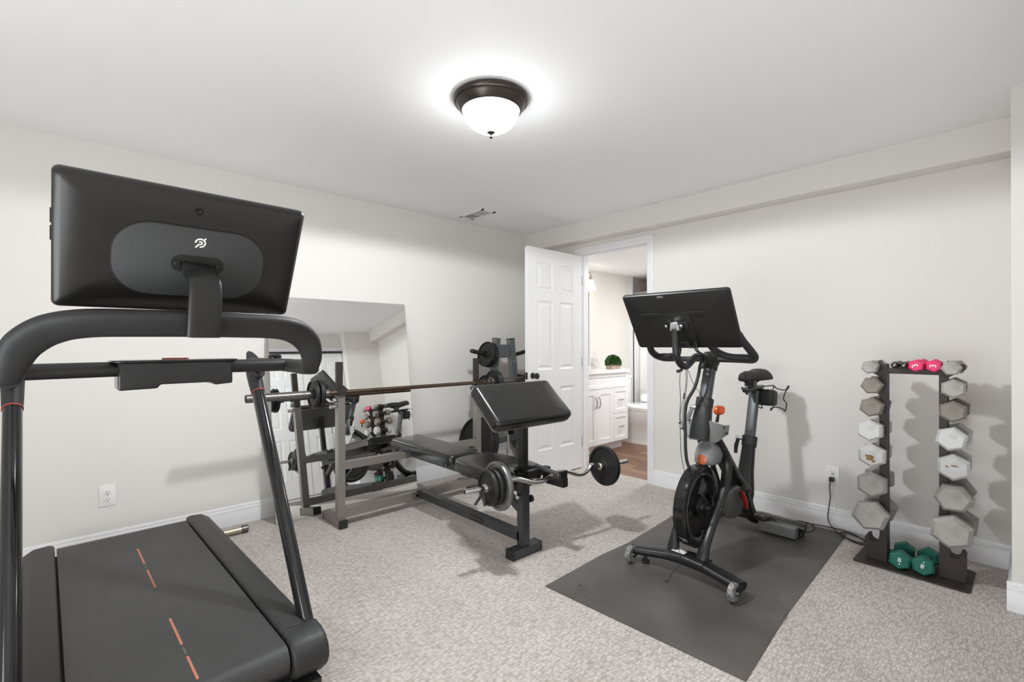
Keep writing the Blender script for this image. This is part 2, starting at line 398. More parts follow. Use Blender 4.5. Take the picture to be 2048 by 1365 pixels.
# ================================================================== ROOM
XL, YD, H, SD, SZ = -3.542, 3.590, 2.322, 3.457, 2.1515
XE, YS, YJ, XJ = 0.11, -1.6, 3.045, -0.040      # far right wall, wall behind the camera, jog of the right wall
DX0, DX1, DH = -2.905, -2.180, 2.050            # door opening
struct(MB().bx(XL-.1, XE+.1, YS-.1, 3.66, -.1, 0), 'floor', M['carpet'])
struct(MB().bx(XL-.1, XE+.1, YS-.1, YD+.12, H, H+.1), 'ceiling', M['ceil'])
struct(MB().bx(XL-.1, XL, YS-.1, YD+.12, 0, H), 'wall_left', M['wall'])
wb = MB().bx(XL, DX0-.018, YD, YD+.12, 0, H).bx(DX1+.018, XJ, YD, YD+.12, 0, H).bx(DX0-.018, DX1+.018, YD, YD+.12, DH+.018, H)
struct(wb, 'wall_back', M['wall'])
struct(MB().bx(XL, XJ, SD, YD, SZ, H), 'wall_back_soffit', M['wall'])
struct(MB().bx(XJ, XE+.1, YJ, YD+.12, 0, H), 'wall_right', M['wall'])
struct(MB().bx(XE, XE+.1, YS-.1, YJ, 0, H), 'wall_right_closet', M['wall'])
struct(MB().bx(XL, XE, YS-.1, YS, 0, H), 'wall_front', M['wall'])

BASE = [(0, 0), (.016, 0), (.016, .076), (.0125, .082), (.0125, .101), (.0085, .106), (.0085, .118), (.004, .127), (0, .127)]
def baseboard(name, a, b, n):
    a, b, n = Vector(a), Vector(b), Vector(n)
    struct(MB().prism([a + n*t + Vector((0, 0, z)) for t, z in BASE], b-a), name, M['trim'])
baseboard('baseboard_left', (XL, YS, 0), (XL, YD-.016, 0), (1, 0, 0))
baseboard('baseboard_back', (DX1+.062, YD, 0), (XJ, YD, 0), (0, -1, 0))
baseboard('baseboard_back_corner', (XL+.016, YD, 0), (DX0-.07, YD, 0), (0, -1, 0))
baseboard('baseboard_right', (XJ-.016, YJ, 0), (XE, YJ, 0), (0, -1, 0))
baseboard('baseboard_right_return', (XJ, YJ, 0), (XJ, YD-.016, 0), (-1, 0, 0))

# door casing and jambs
cas = [(0, 0), (.066, 0), (.066, .011), (.058, .016), (.030, .013), (.012, .010), (.004, .006), (0, .004)]
def casing(name, a, vec, side):
    a = Vector(a); side = Vector(side)
    struct(MB().prism([a + side*p + Vector((0, -1, 0))*q for p, q in cas], vec), name, M['trim'])
casing('trim_1', (DX1-.004, YD, 0), (0, 0, DH), (1, 0, 0))
casing('trim_2', (DX0+.004, YD, 0), (0, 0, DH), (-1, 0, 0))
casing('trim_3', (DX0-.062, YD, DH-.002), (DX1-DX0+.124, 0, 0), (0, 0, 1))
struct(MB().bx(DX0-.018, DX0, YD, YD+.12, 0, DH).bx(DX0, DX0+.012, YD+.045, YD+.08, 0, DH-.012), 'trim_4', M['trim'])
struct(MB().bx(DX1, DX1+.018, YD, YD+.12, 0, DH).bx(DX1-.012, DX1, YD+.045, YD+.08, 0, DH-.012), 'trim_5', M['trim'])
struct(MB().bx(DX0-.018, DX1+.018, YD, YD+.12, DH, DH+.018).bx(DX0, DX1, YD+.045, YD+.08, DH-.012, DH), 'trim_6', M['trim'])
sp = tag(MB().bx(DX1-.0025, DX1, YD+.004, YD+.034, .875, .935, .001).build('strike_plate', M['bronze'], origin=(DX1, YD+.02, .9)), 'small dark bronze strike plate set in the right door jamb', 'strike plate')

# six panel doors: leaf in local (a along width, z up), front normal n
def panel_door(name, o, wdir, n, width, height, thick, kind_struct=True, cols=2):
    o, wdir, n = Vector(o), Vector(wdir), Vector(n)
    root = bpy.data.objects.new(name, None); C.objects.link(root); root.location = o; WORLD[root.name] = Matrix.Translation(o); root['kind'] = 'structure'
    def P(a, z, d): return o + wdir*a + n*d + Vector((0, 0, z))
    def slab(mb, a0, a1, z0, z1, d0, d1, bev=0):
        ax = [P(a0, z0, d0), P(a1, z0, d0), P(a1, z1, d0), P(a0, z1, d0)]; mb.prism(ax, n*(d1-d0), bev)
    k = height/2.03
    rows = [(.24*k, .795*k), (.955*k, 1.565*k), (1.655*k, 1.905*k)]
    st, mid = .115*width/.72, .095*width/.72
    if cols == 2: cs = [(st, width/2-mid/2), (width/2+mid/2, width-st)]
    else: cs = [(st*.8, width-st*.8)]
    leaf = MB(); slab(leaf, 0, width, 0, height, -thick+.010, -.010)
    for face in (-.010, -thick):
        edges = [0] + [v for c in cs for v in c] + [width]
        for i in range(0, len(edges), 2): slab(leaf, edges[i], edges[i+1], 0, height, face, face+.010)
        for c in cs:
            zs = [0] + [v for r in rows for v in r] + [height]
            for i in range(0, len(zs), 2): slab(leaf, c[0], c[1], zs[i], zs[i+1], face, face+.010)
    leaf.build('leaf', M['door'], root)
    for face, sgn in ((-.010, 1), (-thick+.010, -1)):
        for c in cs:
            for r in rows:
                mb = MB(); q = [(c[0], r[0]), (c[1], r[0]), (c[1], r[1]), (c[0], r[1])]
                def ring(ins, d): return [P(min(max(a, c[0]+ins), c[1]-ins), min(max(z, r[0]+ins), r[1]-ins), face+sgn*d) for a, z in q]
                mb.rings([ring(.0, .0), ring(.0, .0085), ring(.008, .003), ring(.022, .001), ring(.040, .0075), ring(.044, .0075)])
                mb.build('panel', M['door'], root, smooth=12)
    return root
d1 = panel_door('door_1', (-2.880, 2.848, .012), (0, 1, 0), (1, 0, 0), .722, 2.018, .035)
MB().lathe([(.027, 0), (.027, .004), (.012, .008), (.011, .030), (.020, .036), (.0265, .046), (.026, .058), (.016, .066), (0, .067)], (-2.880, 2.905, .915), (1, 0, 0), 24).build('door_knob', M['bronze'], d1)
MB().lathe([(.027, 0), (.027, .004), (.012, .008), (.011, .030), (.020, .036), (.0265, .046), (.026, .058), (.016, .066), (0, .067)], (-2.915, 2.905, .915), (-1, 0, 0), 24).build('door_knob', M['bronze'], d1)
MB().bx(-2.9105, -2.8845, 2.8455, 2.850, .885, .945, .001).bx(-2.904, -2.891, 2.838, 2.847, .906, .924, .002).build('latch_plate', M['bronze'], d1)
for z in (.25, 1.02, 1.80):
    MB().cyl((-2.886, 3.574, z-.045), (-2.886, 3.574, z+.045), .006, 10).build('hinge', M['bronze'], d1)
# closet doors on the far right wall (they show in the mirror)
for i, y1 in enumerate((3.035, 2.425, 1.815)):
    dd = panel_door('door_%d' % (i+2), (XE-.02, y1-.60, .012), (0, 1, 0), (-1, 0, 0), .595, 2.00, .02)
struct(MB().bx(XE-.035, XE, 1.19, YJ, 2.016, 2.045), 'trim_7', M['gunmetal'])
struct(MB().bx(XE-.02, XE, 1.125, 1.19, 0, 2.10, .004).bx(XE-.02, XE, 1.19, YJ, 2.045, 2.10, .004), 'trim_8', M['trim'])

# ceiling light
cl = thing('ceiling_light', (-1.675, 1.420, H), 'flush mount ceiling light with white glass dome in a stepped dark bronze pan', 'ceiling light')
cx, cy = -1.675, 1.420
MB().lathe([(.166, 0), (.174, -.006), (.174, -.016), (.168, -.024), (.160, -.026), (.157, -.036), (.146, -.046), (.142, -.056), (.134, -.062), (.132, -.058), (.120, -.030), (.05, -.028)], (cx, cy, H), (0, 0, 1), 56, False).build('pan', M['bronze'], cl)
dome = MB().lathe([(.129, -.052)] + [(.130*math.cos(a), -.058-.098*math.sin(a)) for a in [PI/2*k/14 for k in range(0, 15)]], (cx, cy, H), (0, 0, 1), 48).build('glass_dome', M['dome'], cl)
MB().lathe([(.004, -.150), (.019, -.155), (.019, -.159), (.009, -.164), (.005, -.170), (.008, -.174), (.008, -.180), (.004, -.185), (0, -.186)], (cx, cy, H), (0, 0, 1), 20).build('finial', M['bronze'], cl)

sl_d = bpy.data.lights.new('ceiling_light_bulb', 'SPOT'); sl_d.energy = BULB; sl_d.spot_size = math.radians(180); sl_d.spot_blend = 0.09; sl_d.shadow_soft_size = 0.05; sl_d.color = (0.955, 0.98, 1.0)
sl_o = bpy.data.objects.new('ceiling_light_bulb', sl_d); C.objects.link(sl_o); sl_o.location = (cx, cy, H-.238)

# ceiling vent
vt = thing('ceiling_vent', (-3.235, 2.583, H), 'small white rectangular ceiling air vent with louvres, half coloured as shaded, near the left wall', 'vent')
vx0, vx1, vy0, vy1 = -3.395, -3.075, 2.505, 2.655
fr = MB()
fr.bx(vx0, vx1, vy0, vy0+.022, H-.008, H, .002).bx(vx0, vx1, vy1-.022, vy1, H-.008, H, .002).bx(vx0, vx0+.03, vy0, vy1, H-.008, H, .002).bx(vx1-.03, vx1, vy0, vy1, H-.008, H, .002).bx(-3.241, -3.229, vy0, vy1, H-.007, H, .001)
fr.build('frame', M['vent'], vt)
MB().bx(vx0+.02, vx1-.02, vy0+.015, vy1-.015, H-.001, H-.0005).build('backing', M['gasket'], vt)
for k in range(11):
    for a, b, tilt in ((vx0+.03, -3.241, .7), (-3.229, vx1-.03, -.7)):
        yy = vy0+.026 + k*.0098
        MB().box(((a+b)/2, yy, H-.005), (b-a, .0085, .0012), Matrix.Rotation(tilt, 3, 'X')).build('slat', M['ventshaded'] if tilt < 0 else M['vent'], vt)  # slats of one tilt get a darker colour as painted shade

# outlets
def outlet(name, c, n, label):
    c, n = Vector(c), Vector(n); s_ = Vector((0, 0, 1)).cross(n)
    t = thing(name, c, label, 'outlet')
    m = basis(c, s_, (0, 0, 1))
    mb = MB(); mb.prism([m @ Vector((x, y, 0)) for x, y in rrect(0, 0, .074, .118, .006, 3)], n*.006, .003); mb.build('cover_plate', M['plate_white'], t)
    for dz in (.0195, -.0195):
        mb = MB(); mb.prism([m @ Vector((x, y+dz, .004)) for x, y in rrect(0, 0, .033, .028, .012, 5)], n*.004, .001); f = mb.build('socket', M['plate_white'], t)
        sl = MB()
        for dx in (-.0063, .0063): sl.prism([m @ Vector((dx+x, dz+.004+y, .0079)) for x, y in ((-.0014, -.004), (.0014, -.004), (.0014, .004), (-.0014, .004))], n*.0004)
        sl.prism([m @ Vector((.0028*math.cos(a), dz-.0075+.0028*math.sin(a), .0079)) for a in [PI*2*k/10 for k in range(10)]], n*.0004)
        sl.build('slots', M['gasket'], f)
    mb = MB(); mb.cyl(c+n*.005, c+n*.0075, .003, 10); mb.build('screw', M['tincan'], t)
    return t
outlet('wall_outlet', (XL, .139, .330), (1, 0, 0), 'white double wall outlet with nothing plugged in, behind the treadmill deck')
outlet('wall_outlet', (-.841, YD, .334), (0, -1, 0), 'white double wall outlet with a black cord plugged in, beside the dumbbell rack')

# mirror leaning on the left wall
def mirror():
    t = thing('wall_mirror', (-3.34, 1.505, 0), 'large frameless mirror leaning against the left wall behind the weight bench', 'mirror')
    a0, a1 = Vector((-3.335, .972, .002)), Vector((-3.335, 2.040, .002)); up = (Vector((XL+.007, 0, 1.523)) - Vector((-3.335, 0, .002)))
    up.y = 0; n = Vector((0, 1, 0)).cross(up).normalized()
    if n.x < 0: n = -n
    MB().prism([a0, a1, a1+up, a0+up], -n*.005).build('glass_slab', M['glassedge'], t)
    e = .0012
    MB().prism([p + n*.0004 for p in (a0+Vector((0, e, 0)), a1-Vector((0, e, 0)), a1+up-Vector((0, e, 0)), a0+up+Vector((0, e, 0)))], n*.0005).build('silvered_face', M['mirror'], t)
mirror()

# ================================================================== BATHROOM BEYOND THE DOOR
BX0, BX1, BY1, BH = -3.64, -1.75, 6.45, 2.105
struct(MB().bx(BX0-.1, BX0, YD+.12, 5.60, 0, BH), 'wall_bathroom_left', M['wall'])
struct(MB().bx(BX1, BX1+.1, YD+.12, BY1, 0, BH), 'wall_bathroom_right', M['wall'])
struct(MB().bx(BX0-.1, BX1+.1, BY1, BY1+.1, 0, BH), 'wall_bathroom_back', M['tile'])
struct(MB().bx(BX0-.1, BX1+.1, YD+.12, BY1+.1, BH, BH+.1), 'ceiling_bathroom', M['ceil'])
struct(MB().bx(BX0-.1, BX0, YD+.12-.02, YD+.12, DH+.018, BH), 'trim_9', M['trim'])
tl = MB().bx(BX0-.1, BX0-.008, 5.60, BY1, 0, BH); tw = struct(tl, 'wall_bathroom_tiled', M['gasket'])
for r in range(7):
    for c_ in range(3):
        MB().bx(BX0-.012, BX0, 5.605+c_*.285, 5.605+c_*.285+.280, .004+r*.301, min(.300+r*.301, BH), .002, 1).build('tile', M['tile'], tw)
struct(MB().bx(BX0, BX0+.014, 5.555, 5.605, 0, BH, .003), 'trim_10', M['trim'])
fl = struct(MB().bx(BX0-.1, BX1+.1, 3.66, BY1, -.1, -.006), 'floor_bathroom', M['gasket'])
yy = 3.662; k = 0
while yy < 5.0:
    x = BX0 - random.random()*.6
    while x < BX1:
        x2 = min(x+1.15, BX1)
        if x2 > BX0+.02:
            MB().bx(max(x, BX0)+.001, x2-.001, yy+.0008, yy+.1212, -.012, 0, .0012, 1).build('plank', random.choice(WOODS), fl)
        x += 1.15
    yy += .122
# vanity cabinet
vn = thing('vanity_cabinet', (-3.37, 4.21, 0), 'white shaker vanity cabinet with two doors and two drawers seen through the doorway', 'vanity')
VX, VY0, VY1 = -3.10, 3.76, 4.68
MB().bx(BX0+.002, VX-.020, VY0, VY1, .10, .868).bx(BX0+.002, VX-.085, VY0+.002, VY1-.004, 0, .10).build('body', M['cabinet'], vn)
def shaker(nm, y0, y1, z0, z1, rail=.045):
    f = MB()
    f.bx(VX-.020, VX-.008, y0, y1, z0, z1)
    for q in ((y0, y0+rail, z0, z1), (y1-rail, y1, z0, z1), (y0+rail, y1-rail, z0, z0+rail), (y0+rail, y1-rail, z1-rail, z1)): f.bx(VX-.008, VX, *q, .0015, 1)
    return f.build(nm, M['cabinet'], vn)
ff = shaker('false_front', VY0+.003, VY1-.003, .705, .862, .034)
def pull(par, a, b, out=.026):
    a, b = Vector(a), Vector(b); m_ = (a+b)/2 + Vector((out, 0, 0))
    MB().tube([a, a+Vector((out*.55, 0, 0))+(b-a)*.12, m_, b+Vector((out*.55, 0, 0))+(a-b)*.12, b], .0042, 8, 5, (0, 1, 1)).build('handle', M['wornsteel'], par)
da = shaker('door', VY0+.003, 4.098, .105, .699, .058); pull(da, (VX, 4.070, .50), (VX, 4.070, .62))
db = shaker('door', 4.102, 4.398, .105, .699, .058); pull(db, (VX, 4.130, .50), (VX, 4.130, .62))
dr = shaker('drawer', 4.402, VY1-.003, .413, .699, .045); pull(dr, (VX, 4.49, .562), (VX, 4.59, .562))
dr = shaker('drawer', 4.402, VY1-.003, .105, .409, .045); pull(dr, (VX, 4.49, .262), (VX, 4.59, .262))
tag(MB().bx(BX0+.001, VX+.018, VY0-.005, VY1+.016, .868, .902, .006).build('countertop', M['counter'], origin=(-3.37, 4.21, .868)), 'thick white counter slab lying on the vanity cabinet', 'countertop')
# mirror and light above the vanity
vm = thing('vanity_mirror', (BX0+.012, 4.20, 1.36), 'framed mirror on the bathroom wall, only its dark edge in view', 'mirror')
MB().bx(BX0+.002, BX0+.014, 3.80, 4.60, .945, 1.80).build('glass', M['mirror'], vm)
for q in ((3.775, 3.805, .92, 1.825), (4.598, 4.628, .92, 1.825), (3.805, 4.598, .92, .95), (3.805, 4.598, 1.795, 1.825)):
    MB().bx(BX0+.001, BX0+.024, *q, .003, 1).build('frame_rail', M['bronze'], vm)
vl = thing('vanity_light', (BX0+.03, 4.20, 2.02), 'bathroom wall light with lit white glass bell shades at the left of the doorway', 'wall light')
MB().bx(BX0+.001, BX0+.024, 3.78, 4.62, 1.99, 2.06, .006).build('back_plate', M['brass'], vl)
for y in (3.86, 4.195, 4.53):
    MB().tube([(BX0+.02, y, 2.03), (BX0+.09, y, 2.05), (BX0+.125, y, 2.03), (BX0+.13, y, 1.975)], .006, 8, 5, (0, 1, 0)).lathe([(.012, 2.0), (.016, 1.985), (.020, 1.965), (.024, 1.955)], (BX0+.13, y, 0), (0, 0, 1), 16).build('arm', M['brass'], vl)
    MB().lathe([(.022, 1.955), (.032, 1.93), (.046, 1.88), (.058, 1.836), (.055, 1.836), (.043, 1.88), (.028, 1.93), (.018, 1.952)], (BX0+.13, y, 0), (0, 0, 1), 24, False).build('glass_shade', M['shade'], vl)
bl_d = bpy.data.lights.new('bathroom_fill', 'AREA'); bl_d.shape = 'DISK'; bl_d.size = 0.35; bl_d.energy = 24; bl_d.color = (0.97, 0.985, 1.0)
bl_o = bpy.data.objects.new('bathroom_fill', bl_d); C.objects.link(bl_o); bl_o.location = (-2.35, 4.75, BH-.02)  # added fill light for a brighter bathroom, no fitting hangs there
# jar with heart on the counter
jr = thing('apothecary_jar', (-3.36, 4.40, .902), 'lidded glass jar holding a white wax heart on the vanity counter', 'jar')
jx, jy = -3.36, 4.40
MB().lathe([(.020, .902), (.040, .904), (.046, .92), (.048, .96), (.046, 1.0), (.042, 1.02), (.040, 1.02), (.043, .998), (.045, .96), (.043, .922), (.036, .908)], (jx, jy, 0), (0, 0, 1), 28, True).build('glass_body', M['glass'], jr)
MB().lathe([(.044, 1.022), (.043, 1.028), (.030, 1.045), (.010, 1.055), (.006, 1.062), (.011, 1.074), (.009, 1.086), (.004, 1.098), (0, 1.10)], (jx, jy, 0), (0, 0, 1), 24).build('lid', M['glass'], jr)
ht = [(.0, -.036), (.022, -.010), (.034, .012), (.030, .028), (.017, .032), (.004, .022), (0, .014), (-.004, .022), (-.017, .032), (-.030, .028), (-.034, .012), (-.022, -.010)]
hm = basis((jx, jy, .952), (.68, .73, 0), (0, 0, 1))
MB().prism([hm @ Vector((x*1.05, y, -.010)) for x, y in ht], hm.to_3x3() @ Vector((0, 0, .022)), .006).build('heart', M['wax'], jr)
# plant
pt = thing('potted_plant', (-3.245, 4.60, .902), 'round clipped green plant in a whitewashed planter on the vanity counter end', 'plant')
px_, py_ = -3.245, 4.600
MB().prism([(px_-.05, py_-.075, .9025), (px_+.05, py_-.075, .9025), (px_+.05, py_+.075, .9025), (px_-.05, py_+.075, .9025)], (0, 0, .058), .006).build('planter', M['planter'], pt)
lf = MB()
for i in range(1700):
    u_ = random.random()*2*PI; v_ = math.acos(1-random.random()*1.35)
    d = Vector((math.sin(v_)*math.cos(u_), math.sin(v_)*math.sin(u_), math.cos(v_)))
    p = Vector((px_, py_, .972)) + Vector((d.x*.075, d.y*.098, d.z*.080))*(.80+.22*random.random())
    a = Vector((random.uniform(-1, 1), random.uniform(-1, 1), random.uniform(-1, 1))).normalized(); sd = d.cross(a).normalized(); q = (a*.6 + d).normalized()
    vs = [lf.bm.verts.new(x) for x in (p - sd*.007, p + q*.011 - sd*.001, p + q*.021, p + q*.011 + sd*.009)]
    lf.bm.faces.new(vs)
fo = lf.build('foliage', M['leaf'], pt); fo['kind'] = 'stuff'
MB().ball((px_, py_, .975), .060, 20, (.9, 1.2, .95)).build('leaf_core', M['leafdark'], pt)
# toilet
to = thing('toilet', (-3.2, 5.09, 0), 'white toilet with closed lid beyond the end of the vanity', 'toilet')
def oval(cx_, cy_, z, rx, ry, n=28, nose=0.0):
    return [(cx_ + rx*math.cos(2*PI*k/n)*(1+nose*math.cos(2*PI*k/n)), cy_ + ry*math.sin(2*PI*k/n), z) for k in range(n)]
tb = MB(); tb.rings([oval(-3.22, 5.06, 0, .30, .145), oval(-3.22, 5.06, .03, .295, .14), oval(-3.20, 5.06, .16, .27, .135), oval(-3.16, 5.06, .23, .28, .160), oval(-3.12, 5.06, .33, .29, .200), oval(-3.12, 5.06, .40, .30, .210), oval(-3.12, 5.06, .405, .29, .20)]); tb.build('bowl', M['porcelain'], to)
ts = MB(); ts.rings([oval(-3.12, 5.06, .405, .305, .212), oval(-3.12, 5.06, .410, .312, .218), oval(-3.12, 5.06, .424, .312, .218), oval(-3.12, 5.06, .426, .305, .212)]); ts.build('seat', M['porcelain'], to)
tc_ = MB(); tc_.rings([oval(-3.12, 5.06, .427, .308, .214), oval(-3.12, 5.06, .433, .316, .220), oval(-3.12, 5.06, .448, .312, .216), oval(-3.12, 5.06, .458, .26, .18), oval(-3.12, 5.06, .460, .10, .08)]); tc_.build('lid', M['porcelain'], to)
MB().bx(BX0+.01, BX0+.20, 4.86, 5.26, .40, .76, .025).build('tank', M['porcelain'], to)
MB().bx(BX0+.005, BX0+.21, 4.85, 5.27, .76, .79, .008).build('tank_lid', M['porcelain'], to)
# toilet paper stand
tp = thing('toilet_paper_holder', (-3.30, 5.30, 0), 'chrome toilet paper stand with a white roll beyond the toilet', 'paper holder')
MB().cyl((-3.300, 5.30, 0), (-3.300, 5.30, .012), .07, 24, bev=.003).cyl((-3.300, 5.30, .01), (-3.300, 5.30, .510), .006, 10).tube([(-3.300, 5.30, .505), (-3.290, 5.30, .520), (-3.270, 5.30, .520), (-3.175, 5.30, .520)], .005, 8, 4, (0, 0, 1)).build('stand', M['chrome'], tp)
MB().lathe([(.020, 0), (.054, 0), (.054, .10), (.020, .10), (.020, 0)], (-3.285, 5.30, .502), (1, 0, 0), 28, False).build('paper_roll', M['paper'], tp)
# bathtub and curtain
bt = thing('bathtub', (-2.7, 6.05, 0), 'white bathtub behind the shower curtain', 'bathtub')
MB().bx(BX0+.002, BX1-.002, 5.66, 5.70, 0, .50, .008).bx(BX0+.002, BX1-.002, 5.66, 5.75, .47, .50, .008).bx(BX0+.002, BX1-.002, 6.40, 6.44, .1, .50).bx(BX0+.002, BX1-.002, 5.70, 6.40, .10, .13).build('shell', M['porcelain'], bt)
rd = thing('curtain_rod', (-2.7, 5.63, 1.885), 'straight chrome shower rod between the bathroom walls', 'curtain rod')
MB().cyl((BX0+.008, 5.63, 1.885), (BX1-.001, 5.63, 1.885), .0125, 14).build('rod', M['chrome'], rd)
MB().cyl((BX0+.001, 5.63, 1.885), (BX0+.010, 5.63, 1.885), .028, 20).build('flange', M['chrome'], rd)
cu = MB(); tp_, bt_ = [], []
N_ = 200
for i in range(N_+1):
    x = BX0+.03 + (BX1-BX0-.10)*i/N_; yv = 5.60 + .022*math.sin(i*.36) + .008*math.sin(i*.83+1)
    tp_.append((x, yv*.3+5.60*.7, 1.868)); bt_.append((x, yv, .30))
rg = []
for f in (0, .05, .2, .5, 1):
    rg.append([(a[0], a[1]*(1-f)+b[1]*f, a[2]*(1-f)+b[2]*f) for a, b in zip(tp_, bt_)])
vv = [[cu.bm.verts.new(p) for p in r] for r in rg]
for a, b in zip(vv, vv[1:]):
    for i in range(N_): cu.bm.faces.new((a[i], a[i+1], b[i+1], b[i]))
ct = cu.build('shower_curtain', M['towel'], origin=(-2.7, 5.6, 1.87), smooth=80)
tag(ct, 'white pleated shower curtain hanging from the chrome rod', 'shower curtain')
for i in range(12):
    pass

# ================================================================== WEIGHT BENCH
BC = 1.861
wbn = thing('weight_bench', (-2.5, BC, 0), 'grey steel weight bench with black vinyl pads and an arm curl pad', 'weight bench')
for y, capd in ((1.271, 1), (2.405, 1)):
    up_ = MB().bx(-3.047, -2.999, y-.024, y+.024, .05, .862, .004)
    up_.build('upright', M['warmsteel'], wbn)
    MB().bx(-3.049, -3.017, y-.021, y+.017, .80, 1.073, .004).build('upright_extension', M['brownsteel'], wbn)
    hk = MB().bx(-3.055, -2.985, y-.030, y+.030, .855, .862, .002).bx(-2.991, -2.982, y-.030, y+.030, .855, .888, .002).bx(-3.020, -3.014, y-.030, y+.030, .855, .905, .002)
    hk.build('bar_hook', M['brownsteel'], wbn)
    MB().bx(-3.245, -2.985, y-.026, y+.026, .002, .052, .004).build('foot', M['warmsteel'], wbn)
    for x0_, x1_ in ((-2.986, -2.972), (-3.252, -3.244)): MB().bx(x0_, x1_, y-.027, y+.027, .001, .053, .004).build('foot_cap', M['blackmatte'], wbn)
    MB().cyl((-3.020, y-.068, .785), (-3.020, y-.024, .785), .012, 14, bev=.002).build('adjust_pin', M['chrome'], wbn)
    MB().cyl((-3.026, y-.045, .825), (-3.026, y-.024, .825), .015, 8, bev=.002).build('pin_knob', M['tincan'], wbn)
MB().bx(-3.045, -3.000, 1.295, 2.381, .060, .114, .004).build('lower_crossbar', M['warmsteel'], wbn)
MB().bx(-3.045, -3.000, 1.295, 2.381, .372, .421, .004).build('upper_crossbar', M['warmsteel'], wbn)
MB().bx(-3.000, -2.994, 1.815, 1.907, .052, .128, .006).build('joint_plate', M['warmsteel'], wbn)
MB().cyl((-2.995, 1.825, .09), (-2.986, 1.825, .09), .011, 6).build('bolt', M['gasket'], wbn)
MB().cyl((-2.995, 1.897, .09), (-2.986, 1.897, .09), .011, 6).build('bolt', M['gasket'], wbn)
MB().bx(-2.994, -1.935, BC-.025, BC+.025, .076, .126, .004).build('spine', M['gunmetal'], wbn)
bd = MB(); bm_ = basis((-2.32, BC-.0252, .101), (1, 0, 0), (0, 0, 1))
bd.prism([bm_ @ Vector((x, y, 0)) for x, y in rrect(0, 0, .135, .034, .012, 4)], (0, -.0035, 0), .001); bdo = bd.build('name_badge', M['black'], wbn)
MB().bx(-2.372, -2.268, BC-.0292, BC-.0286, .096, .106, .0002, 1).build('worn_emboss', M['gunmetal'], bdo)
MB().bx(-1.948, -1.898, BC-.025, BC+.025, .05, .46, .004).build('front_post', M['gunmetal'], wbn)
MB().bx(-1.943, -1.903, BC-.020, BC+.020, .40, .80, .003).build('curl_post', M['black'], wbn)
MB().bx(-1.950, -1.888, 1.760, 1.967, .001, .052, .004).build('front_foot', M['gunmetal'], wbn)
for y0_ in (1.752, 1.965): MB().bx(-1.951, -1.887, y0_, y0_+.010, .001, .053, .004).build('foot_cap', M['blackmatte'], wbn)
# pad support
MB().bx(-3.10, -1.945, BC-.025, BC+.025, .352, .402, .004).build('pad_rail', M['black'], wbn)
for q in ((-3.16, -2.55, BC-.085, BC-.055, .392, .425), (-3.16, -2.55, BC+.055, BC+.085, .392, .425), (-2.36, -2.06, BC-.10, BC-.07, .390, .411), (-2.36, -2.06, BC+.07, BC+.10, .390, .411), (-2.30, -2.26, BC-.11, BC+.11, .380, .395), (-3.05, -3.01, BC-.09, BC+.09, .392, .408), (-2.62, -2.58, BC-.09, BC+.09, .392, .408)):
    MB().bx(*q, .003).build('pad_bracket', M['gunmetal'], wbn)
MB().bar((-1.925, BC, .24), (-2.16, BC, .372), .038, .038, (0, 1, 0), .003).build('seat_strut', M['gunmetal'], wbn)
def outline(c, sx, sy, r, n=7): return [(c[0]+x, c[1]+y, c[2]) for x, y in rrect(0, 0, sx, sy, r, n)]
MB().pad(outline((-2.835, BC, .423), .78, .262, .045), None, .062, (0, 0, 1), .022).build('back_pad', M['vinyl'], wbn)
# seat with a notch round the post
so = []
for x, y in ((-2.36, -.155), (-2.405, -.118), (-2.42, 0), (-2.405, .118), (-2.36, .155), (-2.20, .178), (-2.05, .180), (-1.955, .165), (-1.900, .125), (-1.890, .085), (-1.925, .058), (-1.960, .040), (-1.972, 0), (-1.960, -.040), (-1.925, -.058), (-1.890, -.085), (-1.900, -.125), (-1.955, -.165), (-2.05, -.180), (-2.20, -.178)):
    so.append((x, BC+y, .410))
so = catmull(so + [so[0]], 4)[:-1]
MB().pad(so, None, .072, (0, 0, 1), .024).build('seat_pad', M['vinyl'], wbn)
# arm curl pad: slopes down towards +x
pu = Vector((.205, 0, -.185)).normalized(); pn = Vector((.185, 0, .205)).normalized()
pc = Vector((-1.905, BC, .868)) - pn*.052
pm = [pc + Vector((0, 1, 0))*x + pu*y for x, y in rrect(0, 0, .585, .290, .030, 6)]
MB().pad(pm, None, .062, pn, .024).build('curl_pad', M['vinyl'], wbn)
MB().prism([pc - pn*.001 + Vector((0, 1, 0))*x + pu*y for x, y in rrect(0, 0, .57, .275, .02, 4)], -pn*.013, .002).build('curl_pad_board', M['hammered'], wbn)
MB().prism([(-1.975, BC-.022, .845), (-1.86, BC-.022, .745), (-1.87, BC-.022, .725), (-1.945, BC-.022, .725)], (0, .044, 0), .002).build('curl_pad_bracket', M['black'], wbn)
# curl bar rest: cross tube with two forward arms
MB().bx(-1.900, -1.862, 1.840, 2.022, .440, .478, .003).build('rest_crossbar', M['black'], wbn)
MB().bx(-1.880, -1.725, 1.975, 2.015, .392, .440, .003).build('rest_arm', M['black'], wbn)
MB().bx(-1.750, -1.735, 1.968, 2.022, .43, .480, .003).build('rest_hook', M['black'], wbn)
MB().bar((-1.89, 1.925, .496), (-1.765, 1.975, .462), .012, .03, (0, 1, 0)).build('rest_plate', M['gunmetal'], wbn)
MB().lathe([(.006, -.024), (.006, 0)] + [(.010, 0), (.020, .004), (.022, .018), (.014, .026), (0, .027)], (-1.923, BC+.048, .300), (0, 1, 0), 8).build('adjust_knob', M['black'], wbn)
MB().cyl((-1.923, BC-.050, .330), (-1.923, BC-.024, .330), .014, 14, bev=.003).build('pin', M['chrome'], wbn)

